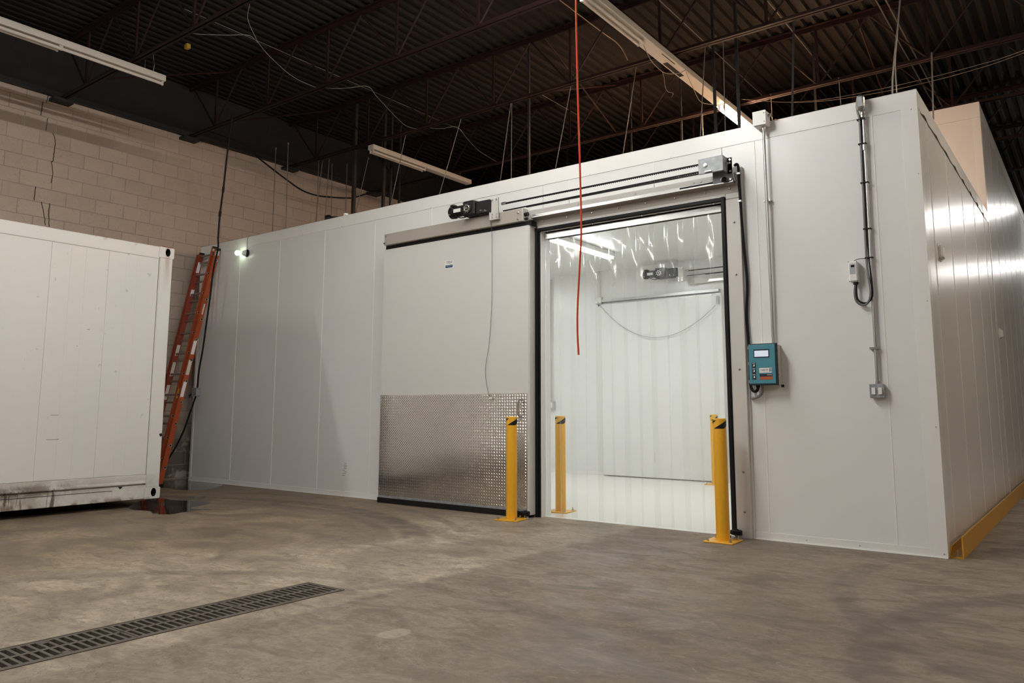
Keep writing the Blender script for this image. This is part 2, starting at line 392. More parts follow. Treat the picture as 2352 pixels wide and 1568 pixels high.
def link(name, me, parent=None, loc=(0, 0, 0), rot=None):
    o = bpy.data.objects.new(name, me); C.objects.link(o); o.location = loc
    if rot: o.rotation_euler = rot
    if parent is not None: o.parent = parent
    return o
def thing(name, label, cat, loc=(0, 0, 0), group=None):
    o = bpy.data.objects.new(name, None); C.objects.link(o); o.empty_display_size = 0.1; o.location = loc
    o['label'] = label; o['category'] = cat
    if group: o['group'] = group
    return o
def tag(o, label, cat, group=None, kind=None):
    o['label'] = label; o['category'] = cat
    if group: o['group'] = group
    if kind: o['kind'] = kind
    return o
def struct(o, label=None, cat=None):
    o['kind'] = 'structure'
    if label: o['label'] = label
    if cat: o['category'] = cat
    return o
def smoothpts(pts, k=6):
    # Catmull-Rom through points
    P = [Vector(p) for p in pts]; out = []
    for i in range(len(P) - 1):
        p0 = P[max(i - 1, 0)]; p1 = P[i]; p2 = P[i + 1]; p3 = P[min(i + 2, len(P) - 1)]
        for j in range(k):
            t = j / k
            out.append(0.5 * ((2 * p1) + (-p0 + p2) * t + (2 * p0 - 5 * p1 + 4 * p2 - p3) * t * t + (-p0 + 3 * p1 - 3 * p2 + p3) * t ** 3))
    out.append(P[-1]); return out
def text_mesh(name, body, size, m, parent, loc, rot, ext=0.0006):
    cu = bpy.data.curves.new('t', 'FONT'); cu.body = body; cu.size = size; cu.extrude = ext; cu.align_x = 'CENTER'; cu.align_y = 'CENTER'
    t = bpy.data.objects.new('t', cu); C.objects.link(t)
    dg = bpy.context.evaluated_depsgraph_get(); me = bpy.data.meshes.new_from_object(t.evaluated_get(dg))
    bpy.data.objects.remove(t)
    me.materials.clear(); me.materials.append(m)
    return link(name, me, parent, loc, rot)
FRONT = (PI / 2, 0, 0)        # text that faces -Y

# ================================================================== SETTING
XW = -10.44                    # face of the block wall
XE, YN, YS, ZD = 9.0, 26.0, -13.0, 6.24
# floor with a slot for the trench drain
DX0, DX1, DY0, DY1 = -3.03, -2.72, -7.05, -3.36
f = MB()
xs = [-10.7, DX0, DX1, XE]; ys = [YS, DY0, DY1, YN]
vv = [(x, y, 0) for y in ys for x in xs]
ff = [(j * 4 + i, j * 4 + i + 1, (j + 1) * 4 + i + 1, (j + 1) * 4 + i) for j in range(3) for i in range(3) if not (i == 1 and j == 1)]
f.add(vv, ff)
floor = struct(f.build('floor', FLOOR), 'worn grey-brown concrete warehouse floor', 'floor')
t = MB(); d = -0.22
t.add([(DX0, DY0, 0), (DX1, DY0, 0), (DX1, DY1, 0), (DX0, DY1, 0), (DX0 , DY0, d), (DX1, DY0, d), (DX1, DY1, d), (DX0, DY1, d)],
      [(4, 5, 6, 7), (0, 1, 5, 4), (1, 2, 6, 5), (2, 3, 7, 6), (3, 0, 4, 7)])
t.build('drain_channel', SOIL, floor)

# left wall: mortar plane and individual blocks
wl = MB(); wl.box(XW - 0.3, XW - 0.004, YS, YN, -0.02, ZD + 0.04)
wall_left = struct(wl.build('wall_left', MORTAR), 'tan concrete block wall with a black painted top', 'wall')
CONT_BOX = ((-9.94, -7.95, 0.0), (-7.5, -1.89, 2.92)); COLD_BOX = ((-10.1, 0.0, 0.0), (0.0, 4.8, 3.587))
def seg_hits(a, b, bx):
    t0, t1 = 0.0, 0.999
    for k in range(3):
        dd = b[k] - a[k]
        if abs(dd) < 1e-9:
            if a[k] < bx[0][k] or a[k] > bx[1][k]: return False
            continue
        u0, u1 = (bx[0][k] - a[k]) / dd, (bx[1][k] - a[k]) / dd
        if u0 > u1: u0, u1 = u1, u0
        t0, t1 = max(t0, u0), min(t1, u1)
        if t0 > t1: return False
    return True
CH, BW = 0.203, 0.404
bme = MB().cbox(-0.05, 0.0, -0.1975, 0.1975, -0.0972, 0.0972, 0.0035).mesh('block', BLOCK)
hme = None
single, rest = [], []
for k in range(0, 31):
    z = 0.02 + CH * k + CH / 2
    off = 0.0 if k % 2 else BW / 2
    for j in range(-8, 24):
        y = -2.307 + off + BW * j + BW / 2
        p = (XW, y, z)
        dd = Vector(p) - CAM; dep = dd.dot(fwd); px = CX + F_PX * dd.dot(R_) / dep; py = CY - F_PX * dd.dot(U_) / dep
        vis = -25 < px < 1130 and py > -20
        if vis:
            vis = any(not seg_hits(CAM, (XW + 0.01, y + a, z + b), CONT_BOX) and not seg_hits(CAM, (XW + 0.01, y + a, z + b), COLD_BOX)
                      for a in (-0.18, 0, 0.18) for b in (-0.09, 0.09))
        (single if (vis and z < 5.5) else rest).append((dep, p))
single.sort()
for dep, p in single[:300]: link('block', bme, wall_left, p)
bf = MB()
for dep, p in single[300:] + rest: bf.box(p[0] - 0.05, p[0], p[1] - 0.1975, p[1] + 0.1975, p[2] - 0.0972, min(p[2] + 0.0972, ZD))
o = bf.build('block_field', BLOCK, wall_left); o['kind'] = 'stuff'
CR = [[(-2.245, 5.425), (-2.249, 5.355), (-2.258, 5.304)], [(-2.3, 5.299), (-2.311, 5.218), (-2.318, 5.1)], [(-2.226, 5.086), (-2.23, 4.993), (-2.238, 4.905)],
      [(-2.145, 4.892), (-2.114, 4.824), (-2.104, 4.73), (-2.112, 4.621), (-2.115, 4.495), (-2.136, 4.484), (-2.118, 4.417), (-2.104, 4.286), (-2.118, 4.18)],
      [(-2.304, 4.082), (-2.31, 3.893)], [(-2.216, 3.89), (-2.17, 3.712), (-2.145, 3.576)], [(-2.115, 3.889), (-2.114, 3.723), (-2.091, 3.563)]]
for ln in CR:
    pts = smoothpts([(XW + 0.001, a, b) for a, b in ln], 5)
    pts = [p + Vector((0, random.uniform(-0.004, 0.004), 0)) for p in pts]
    MB().tube(pts, 0.0055, 5).build('crack', CRACK, wall_left)
# the other walls close the hall
struct(MB().box(XE, XE + 0.3, YS, YN, 0, ZD).build('wall_right', WALLPLAIN), 'far right hall wall', 'wall')
struct(MB().box(-10.7, XE, YN, YN + 0.3, 0, ZD).build('wall_back', WALLPLAIN), 'far back hall wall', 'wall')
struct(MB().box(-10.7, XE, YS - 0.3, YS, 0, ZD).build('wall_front', WALLPLAIN), 'hall wall behind the viewer', 'wall')

# corrugated roof deck, flutes run along Y
prof = []; x = -10.7
while x < XE:
    prof += [(x, 0.0), (x + 0.045, 0.0), (x + 0.065, 0.038), (x + 0.132, 0.038)]; x += 0.152
dk = MB(); n = len(prof)
dk.v = [(a, YS, ZD + b) for a, b in prof] + [(a, YN, ZD + b) for a, b in prof]
dk.f = [(i, i + 1, n + i + 1, n + i) for i in range(n - 1)]
deck = struct(dk.build('ceiling', DECK), 'dark corrugated steel roof deck', 'ceiling')

# open web joists
JY = [-6.0, -4.05, -2.1, -0.17, 1.77, 3.80, 5.75, 7.7, 9.7]
JL = ['open-web roof joist out of sight above the viewer', 'open-web roof joist just above the viewer', 'open-web roof joist crossing above the white container, nearest the viewer',
      'open-web roof joist second from the viewer, over the front of the cold room', 'open-web roof joist third from the viewer, carrying most hanger rods',
      'rust-red open-web roof joist fourth from the viewer, beside the lit tube', 'open-web roof joist fifth from the viewer above the cold room',
      'open-web roof joist sixth from the viewer, deep in the dark', 'open-web roof joist farthest from the viewer']
ch_b = MB().box(-10.42, XE, -0.045, -0.006, 5.375, 5.385).box(-10.42, XE, -0.012, -0.006, 5.375, 5.425).box(-10.42, XE, 0.006, 0.045, 5.375, 5.385).box(-10.42, XE, 0.006, 0.012, 5.375, 5.425).mesh('bottom_chord', JOIST)
ch_t = MB().box(-10.42, XE, -0.055, -0.006, 6.224, 6.236).box(-10.42, XE, -0.014, -0.006, 6.165, 6.236).box(-10.42, XE, 0.006, 0.055, 6.224, 6.236).box(-10.42, XE, 0.006, 0.014, 6.165, 6.236).mesh('top_chord', JOIST)
PW = 0.66
wu = MB().cyl((0, 0, 5.39), (PW, 0, 6.19), 0.013, 6).mesh('web_bar', JOIST)
wd_ = MB().cyl((0, 0, 6.19), (PW, 0, 5.39), 0.013, 6).mesh('web_bar', JOIST)
wv = MB().box(-0.016, 0.016, -0.012, 0.012, 5.4, 6.2).mesh('web_post', JOIST)
for yj, lb in zip(JY, JL):
    j = thing('roof_joist', lb, 'joist', (0, yj, 0), 'open-web roof joists')
    link('bottom_chord', ch_b, j); link('top_chord', ch_t, j)
    x = -10.3; k = 0
    while x + PW < 3.0:
        link('web_bar', wu if k % 2 else wd_, j, (x, 0, 0)); 
        if k % 2 == 0: link('web_post', wv, j, (x + PW, 0, 0))
        x += PW; k += 1
# bearing pads where joists meet the block wall
for yj, nn in zip(JY[1:7], ('first', 'second', 'third', 'fourth', 'fifth', 'sixth')):
    tag(MB().box(XW, XW + 0.16, yj - 0.13, yj + 0.13, 5.33, 5.375).build('bearing_plate', POST), 'dark bearing plate on the block wall, %s from the viewer' % nn, 'plate', 'bearing plates on the block wall')
tag(MB().box(XW + 0.007, XW + 0.067, YS + 0.01, YN - 0.01, 5.405, 5.425).box(XW + 0.007, XW + 0.019, YS + 0.01, YN - 0.01, 5.425, 5.50).build('ledger_angle', POST), 'long black ledger angle along the top of the block wall', 'ledger')
# cross bridging in the roof
br = [((-1.2, 3.8, 5.4), (-1.2, 5.75, 6.2)), ((-1.2, 3.8, 6.2), (-1.2, 5.75, 5.4)), ((-4.8, 1.77, 5.4), (-4.8, 3.8, 6.2)), ((-4.8, 1.77, 6.2), (-4.8, 3.8, 5.4)), ((-9.3, -2.1, 5.4), (-9.3, -0.17, 6.2)), ((-9.3, -0.17, 5.4), (-9.3, 1.77, 6.2))]
for (a, b), lb in zip(br, ['rising bridging bar above the right part of the cold room', 'falling bridging bar above the right part of the cold room', 'rising bridging bar behind the red cord', 'falling bridging bar behind the red cord', 'bridging bar high above the white container', 'bridging bar high beside the block wall']):
    tag(MB().cyl(a, b, 0.014, 6).build('bridging_bar', JOIST), lb, 'brace', 'bridging bars')
# conduits under the deck
for a, b, r_, lb in [((-0.87, -1, 6.12), (-0.87, 9, 6.12), 0.009, 'left of two parallel steel conduits under the deck at right'), ((-0.77, -1, 6.12), (-0.77, 9, 6.12), 0.009, 'right of two parallel steel conduits under the deck at right'),
                 ((-1.95, 0.5, 6.12), (-1.95, 5.5, 6.12), 0.006, 'thin conduit under the deck right of the long fixture'), ((-3.02, 1.2, 6.12), (-3.02, 5.4, 6.12), 0.006, 'thin conduit under the deck directly above the long fixture'),
                 ((-5.86, 3.1, 6.12), (-5.86, 4.3, 6.12), 0.006, 'short conduit under the deck left of the red cord'), ((-7.95, -1.7, 6.12), (-7.95, 3.6, 6.12), 0.005, 'conduit under the deck above the back fixture')]:
    tag(MB().cyl(a, b, r_, 8).build('conduit', ROD, smooth=True), lb, 'conduit', 'roof conduits')
tag(MB().tube(smoothpts([(-4.01, 0.9, 6.12), (-4.01, 2.0, 6.12), (-4.0, 2.35, 6.12), (-3.97, 2.5, 6.05), (-3.95, 2.62, 5.93)]), 0.007, 6).build('conduit', WIREC), 'bent conduit stub with a loose end left of the long fixture', 'conduit', 'roof conduits')

# ================================================================== COLD ROOM
H = 3.587; HI = 3.40; TP = 0.10; BACK = 4.80
OX0, OX1, OZ = -3.585, -1.60, 2.925
cold = thing('cold_room', 'white insulated-panel cold room with an open sliding doorway', 'cold room', (0, 0, 0))
seams = [-10.108, -9.0585, -8.1008, -7.1313, -6.1618, -5.192, -4.223, -3.253, -2.284, -1.300, -0.3311, 0.0]
def fpanel(x0, x1, z0, z1): MB().cbox(x0 + 0.0025, x1 - 0.0025, 0, TP, z0, z1, 0.002).build('wall_panel', PANEL, cold)
for a, b in zip(seams[:-1], seams[1:]):
    if b <= OX0 or a >= OX1: fpanel(a, b, 0.0, H)
    else:
        if a < OX0: fpanel(a, OX0, 0.0, H); a = OX0
        if b > OX1: fpanel(OX1, b, 0.0, H); b = OX1
        fpanel(a, b, OZ, H)
for xsm in seams[1:-1]:
    z0 = 0.063
    if OX0 < xsm < OX1: z0 = 3.22
    MB().box(xsm - 0.0045, xsm + 0.0045, -0.0025, 0.004, z0, 3.44).build('seam_bead', CAULK, cold)
sidey = [0.0, 0.42, 1.39, 2.37, 3.345, 4.30, BACK]
for a, b in zip(sidey[:-1], sidey[1:]):
    MB().cbox(-TP, 0, max(a, TP) + 0.0025, b - 0.0025, 0, H, 0.002).build('side_panel', PANEL, cold)
for ysm in sidey[1:-1]: MB().box(-0.004, 0.0025, ysm - 0.0045, ysm + 0.0045, 0.1, 3.44).build('seam_bead', CAULK, cold)
MB().box(-10.108, -10.008, TP, BACK, 0, H).build('end_panel', PANEL, cold)
MB().box(-10.0, -TP, BACK - 0.14, BACK - 0.04, 0, HI).build('back_panel', PANEL, cold)
MB().box(-10.1, -0.005, 0.005, BACK, HI, H - 0.003).build('roof_panel', PANEL, cold)
MB().box(-10.0, -TP, 0.02, BACK - 0.14, 0.0005, 0.004).build('inner_floor', COLDFLOOR, cold)
# interior panel joints
for xi in [-8.5, -7.53, -6.56, -5.7, -3.2, -2.3]: MB().box(xi - 0.004, xi + 0.004, BACK - 0.1425, BACK - 0.139, 0.05, HI).build('inner_seam', TRIM, cold)
MB().box(-10.0, -TP, BACK - 0.146, BACK - 0.138, 0.004, 0.06).build('inner_base_trim', TRIM, cold)
# folded trims
MB().box(-10.112, 0.004, -0.004, 0.0, 3.44, H + 0.003).box(-10.112, 0.004, -0.004, 0.09, H, H + 0.003).build('top_trim', TRIM, cold)
for a, b in ((-10.112, -5.83), (-1.445, 0.004)):
    MB().box(a, b, -0.005, 0.0, 0.0, 0.062).box(a, b, -0.014, -0.004, 0.0, 0.006).build('base_trim', TRIM, cold)
MB().box(-0.115, 0.004, -0.0035, 0.0, 0.062, 3.44).box(0.0, 0.0035, 0.0, 0.115, 0.0, 3.44).build('corner_trim', TRIM, cold)
MB().box(-10.116, -10.06, -0.0045, 0.0, 0.062, 3.44).box(-10.118, -10.108, -0.0045, 0.08, 0.0, 3.587).build('corner_trim', TRIM, cold)
# side cap with a buckled lower edge
cap = MB(); top_ = []; bot_ = []
k = 60
for i in range(k + 1):
    y = 0.0 + BACK * i / k
    b_ = 3.44 + 0.006 * math.sin(i * 1.7) + (0.008 if i % 7 == 3 else 0); o_x = 0.004 + (0.010 if i % 7 in (3, 4) else 0.003) * (i > 2)
    top_.append((0.003, y, H + 0.003)); bot_.append((o_x, y, b_))
cap.v = top_ + bot_; cap.f = [(i, i + 1, k + 2 + i, k + 1 + i) for i in range(k)]
cap.v += [(-0.10, 0, H + 0.003), (-0.10, BACK, H + 0.003)]; m_ = len(cap.v); cap.f += [(0, k, m_ - 1, m_ - 2)] if False else []
cap.box(-0.10, 0.003, 0, BACK, H, H + 0.003)
cap.build('side_cap', TRIM, cold)
scr = MB()
for (x, z) in [(-0.04, 3.43), (-0.018, 2.9), (-0.018, 1.9), (-0.018, 0.95), (-0.02, 0.03), (-0.6, 0.03), (-1.0, 0.03)]: scr.cyl((x, -0.004, z), (x, -0.008, z), 0.005, 8)
for xx in (-8.6, -7.6, -6.8, -5.2, -3.0, -2.1, -0.9): scr.cyl((xx, -0.004, 3.45), (xx, -0.008, 3.45), 0.004, 8)
scr.build('screws', STEEL, cold)
# stamped lettering low on a panel (unreadable lines of print)
pr = MB()
for i, (w0, w1) in enumerate([(0, .04), (-.015, .05), (-.015, .045), (-.01, .05), (-.03, .015), (.005, .05), (-.03, .04), (-.045, .02)]):
    pr.box(-6.61 + w0, -6.61 + w1, -0.0008, 0.0, 0.40 - i * 0.021, 0.404 - i * 0.021)
pr.build('stamped_print', INK, cold)

# the taller room behind
tall = thing('tall_cold_room', 'taller white panel room behind the cold room, lit warm at its corner', 'cold room', (0, 4.83, 0))
H2 = 5.075
def tb(n_, m_, *b): 
    o = MB().box(*b).build(n_, m_, tall); o.location = (0, -4.83, 0); return o
tb('front_panel', PANEL, -10.1, -0.09, 4.83, 4.93, 0.0, 4.87); tb('front_cap', TRIM, -10.1, 0.006, 4.818, 4.93, 4.87, H2); tb('corner_trim', TRIM, -0.09, 0.004, 4.825, 4.94, 0, 4.87)
yy_ = 4.94
while yy_ < 17:
    tb('side_panel', PANEL, -0.1, 0.0, yy_ + 0.002, yy_ + 0.968, 0, 4.87); tb('seam_bead', CAULK, -0.004, 0.002, yy_ + 0.964, yy_ + 0.974, 0.1, 4.87); yy_ += 0.97
tb('side_cap', TRIM, -0.1, 0.004, 4.93, 17, 4.87, H2); tb('roof_panel', PANEL, -10.1, -0.1, 4.93, 17, 4.95, H2 - 0.01)
tb('back_panel', PANEL, -10.1, 0, 17, 17.1, 0, H2)

# door frame
fr_ = thing('door_frame', 'grey door frame with black rubber gasket around the bright doorway', 'door frame', (-2.6, 0, 0))
def fp(n_, m_, mb, smooth=False):
    o = mb.build(n_, m_, fr_, smooth); o.location = (2.6, 0, 0); return o
fp('jamb_casing', FRAMEM, MB().cbox(-1.565, -1.432, -0.05, 0.0, 0.0, 2.935, 0.004))
fp('casing_extension', FRAMEM, MB().cbox(-1.565, -1.432, -0.048, 0.0, 2.938, 3.225, 0.004))
fp('jamb_edge', TRIM, MB().box(-1.432, -1.420, -0.02, 0.0, 0, 3.225))
fp('left_jamb', FRAMEM, MB().cbox(-3.70, -3.63, -0.05, 0.0, 0.0, 2.97, 0.003))
fp('reveal', TRIM, MB().box(OX1, OX1 + 0.03, -0.04, TP, 0, OZ).box(OX0 - 0.045, OX0 + 0.0, -0.04, TP + 0.03, 0, OZ).box(OX0, OX1, -0.035, TP, OZ, OZ + 0.025))
fp('side_gasket', RUBBER, MB().cbox(-1.603, -1.566, -0.066, -0.03, 0.06, 2.965, 0.006))
fp('side_gasket', RUBBER, MB().cbox(-3.650, -3.612, -0.066, -0.03, 0.0, 2.965, 0.006).cbox(-3.606, -3.590, -0.055, -0.03, 0.0, 2.93, 0.004))
fp('top_gasket', RUBBER, MB().cbox(-3.650, -1.566, -0.064, -0.03, 2.925, 2.962, 0.006))
fp('header_strip', FRAMEM, MB().box(-3.62, -1.566, -0.05, 0.0, 2.962, 2.990))
fp('header_channel', TAUPE, MB().box(-3.66, -1.445, -0.052, 0.0, 2.990, 3.062))
for x in [-3.55, -3.25, -2.95, -2.65, -2.35, -2.05, -1.75, -1.52]: fp('bolt', STEEL, MB().lathe((x, -0.052, 3.03), (0, -1, 0), [(0, .010), (.006, .010), (.009, .006)], 10), True)
for z in (0.22, 0.55, 1.42, 2.25, 2.72): fp('bolt', STEEL, MB().lathe((-1.49, -0.05, z), (0, -1, 0), [(0, .011), (.005, .010), (.009, .005)], 10), True)
for z in (0.35, 1.10, 1.85, 2.6): fp('bolt', STEEL, MB().lathe((-3.60, -0.04, z), (0, -1, 0), [(0, .007), (.005, .005)], 8), True)
for x in (-3.5, -2.95, -2.4, -1.68): fp('bolt', STEEL, MB().lathe((x, -0.035, 2.918), (0, -1, 0), [(0, .009), (.008, .006)], 8), True)
# floor guide roller at right jamb
gr = thing('floor_roller', 'black door guide roller on the floor beside the right bollard', 'roller', (-1.55, -0.10, 0))
MB().lathe((0, 0, 0.035), (0, 0, 1), [(0, .045), (.003, .05), (.032, .05), (.036, .045), (.037, .02), (.045, .016)], 18).build('wheel', RUBBER, gr, True)
MB().box(-0.07, 0.07, -0.04, 0.04, 0.0, 0.008).cyl((0, 0, 0), (0, 0, 0.06), 0.012, 8).build('bracket', GALV, gr)
for sx_ in (-0.045, 0.045): MB().cyl((sx_, -0.02, 0.008), (sx_, -0.02, 0.028), 0.010, 6).build('bolt', STEEL, gr)
gr2 = thing('floor_roller', 'black door guide roller on the floor behind the left bollard', 'roller', (-3.66, -0.22, 0))
for ch in list(gr.children):
    c2 = ch.copy(); C.objects.link(c2); c2.parent = gr2

# sliding door
SX0, SX1, SZ0, SZ1, SY0, SY1 = -5.818, -3.655, 0.028, 2.985, -0.165, -0.068
door = thing('sliding_door', 'tall white sliding door with a diamond-plate lower half, slid open', 'door', (-4.73, -0.11, 0))
def dp(n_, m_, mb, smooth=False):
    o = mb.build(n_, m_, door, smooth); o.location = (4.73, 0.11, 0); return o
dp('door_slab', DOORM, MB().cbox(SX0, SX1, SY0, SY1, SZ0, SZ1, 0.005))
dp('edge_trim', FRAMEM, MB().box(SX1, SX1 + 0.012, SY0 + 0.01, SY1, SZ0, SZ1))
KX0, KX1, KZ0, KZ1 = -5.812, -3.668, 0.062, 1.237
dp('kick_plate', TREAD, MB().box(KX0, KX1, SY0 - 0.003, SY0, KZ0, KZ1))
lug = MB(); row = 0; z = KZ0 + 0.04; ps = 0.0335; hl, hw, hh = 0.0135, 0.0050, 0.0034
while z < KZ1 - 0.008:
    x = KX0 + 0.012 + (ps / 2 if row % 2 else 0)
    ang = PI / 4 if row % 2 else -PI / 4
    ca, sa = math.cos(ang), math.sin(ang)
    while x < KX1 - 0.010:
        yb = SY0 - 0.003
        q = [(-hl, 0, 0), (0, -hw, 0), (hl, 0, 0), (0, hw, 0), (-hl * .45, 0, hh), (hl * .45, 0, hh)]
        vs = [(x + u * ca - v_ * sa, yb - hgt, z + u * sa + v_ * ca) for u, v_, hgt in q]
        lug.add(vs, [(0, 1, 4), (1, 5, 4), (1, 2, 5), (2, 3, 5), (3, 4, 5), (3, 0, 4)])
        x += ps
    z += 0.0155; row += 1
o = dp('tread_pattern', LUGM, lug); o['kind'] = 'stuff'
dp('bottom_bar', GALV, MB().box(KX0, KX1, SY0 - 0.007, SY0 - 0.003, 0.058, 0.085))
for i in range(15): 
    dp('screw', STEEL, MB().cyl((KX0 + 0.06 + i * 0.147, SY0 - 0.007, 0.078), (KX0 + 0.06 + i * 0.147, SY0 - 0.010, 0.078), 0.005, 8))
dp('bottom_seal', RUBBER, MB().box(SX0 - 0.002, SX1 - 0.02, SY0 - 0.012, SY1 + 0.03, 0.004, 0.06))
# hanger channel that carries the slab
dp('hanger_channel', TAUPE, MB().cbox(-5.775, -3.705, -0.205, -0.15, 3.028, 3.165, 0.004))
dp('channel_lip', FRAMEM, MB().box(-3.705, -3.698, -0.21, -0.11, 3.028, 3.165))
dp('top_seal', RUBBER, MB().box(-5.79, -3.62, -0.158, -0.07, 2.983, 3.03))
for x, z in ((-5.75, 3.055), (-5.75, 3.135), (-3.76, 3.055), (-3.76, 3.125)): dp('bolt', STEEL, MB().lathe((x, -0.205, z), (0, -1, 0), [(0, .013), (.006, .012), (.010, .006)], 10), True)
dp('end_bolt', BLACKP, MB().cyl((-5.775, -0.18, 3.06), (-5.80, -0.18, 3.06), 0.013, 8))
dp('roller_stub', BLACKP, MB().cyl((-3.70, -0.17, 3.10), (-3.655, -0.17, 3.10), 0.022, 10).cyl((-3.70, -0.17, 3.055), (-3.665, -0.17, 3.055), 0.014, 8))
# handle
hd = dp('handle', STEEL, MB().tube(smoothpts([(-3.74, SY0 - 0.005, 1.17), (-3.745, SY0 - 0.03, 1.165), (-3.75, SY0 - 0.05, 1.15), (-3.755, SY0 - 0.052, 1.09), (-3.75, SY0 - 0.05, 1.02), (-3.745, SY0 - 0.03, 1.0), (-3.74, SY0 - 0.005, 0.995)]), 0.008, 8)
   .lathe((-3.74, SY0 - 0.003, 1.17), (0, -1, 0), [(0, .02), (.006, .018)], 10).lathe((-3.74, SY0 - 0.003, 0.995), (0, -1, 0), [(0, .02), (.006, .018)], 10), True)
# sticker
dp('sticker', WHITEPL, MB().box(-4.825, -4.695, SY0 - 0.0008, SY0, 2.645, 2.735))
dp('sticker_band', BLUEST, MB().box(-4.812, -4.705, SY0 - 0.0014, SY0 - 0.0008, 2.652, 2.682))
pl = MB()
for i, (a, b) in enumerate([(-4.80, -4.735), (-4.728, -4.71), (-4.79, -4.72)]): pl.box(a, b, SY0 - 0.0013, SY0 - 0.0008, 2.718 - (0.014 if i == 2 else 0), 2.723 - (0.014 if i == 2 else 0))
dp('sticker_print', INK, pl)
dp('sticker_print', BLUEGREY, MB().box(-4.80, -4.72, SY0 - 0.0019, SY0 - 0.0014, 2.668, 2.673))
# pull cord hanging from the operator
cord = thing('pull_cord', 'thin pull cord with a white toggle hanging down the sliding door', 'cord', (-4.1, -0.19, 1.2))
pc = [(-4.117, -0.235, 3.10), (-4.118, -0.20, 2.95), (-4.118, -0.19, 2.4), (-4.125, -0.19, 2.1), (-4.16, -0.185, 1.75), (-4.20, -0.185, 1.55), (-4.20, -0.185, 1.40), (-4.165, -0.185, 1.25), (-4.135, -0.187, 1.192)]
o = MB().tube(smoothpts(pc), 0.0022, 5).build('string', INK, cord); o.location = (4.1, 0.19, -1.2)
o = MB().lathe((-4.15, -0.19, 1.183), (1, 0, 0.1), [(0, .005), (.004, .012), (.035, .013), (.04, .008)], 12).build('toggle', WHITEPL, cord, True); o.location = (4.1, 0.19, -1.2)

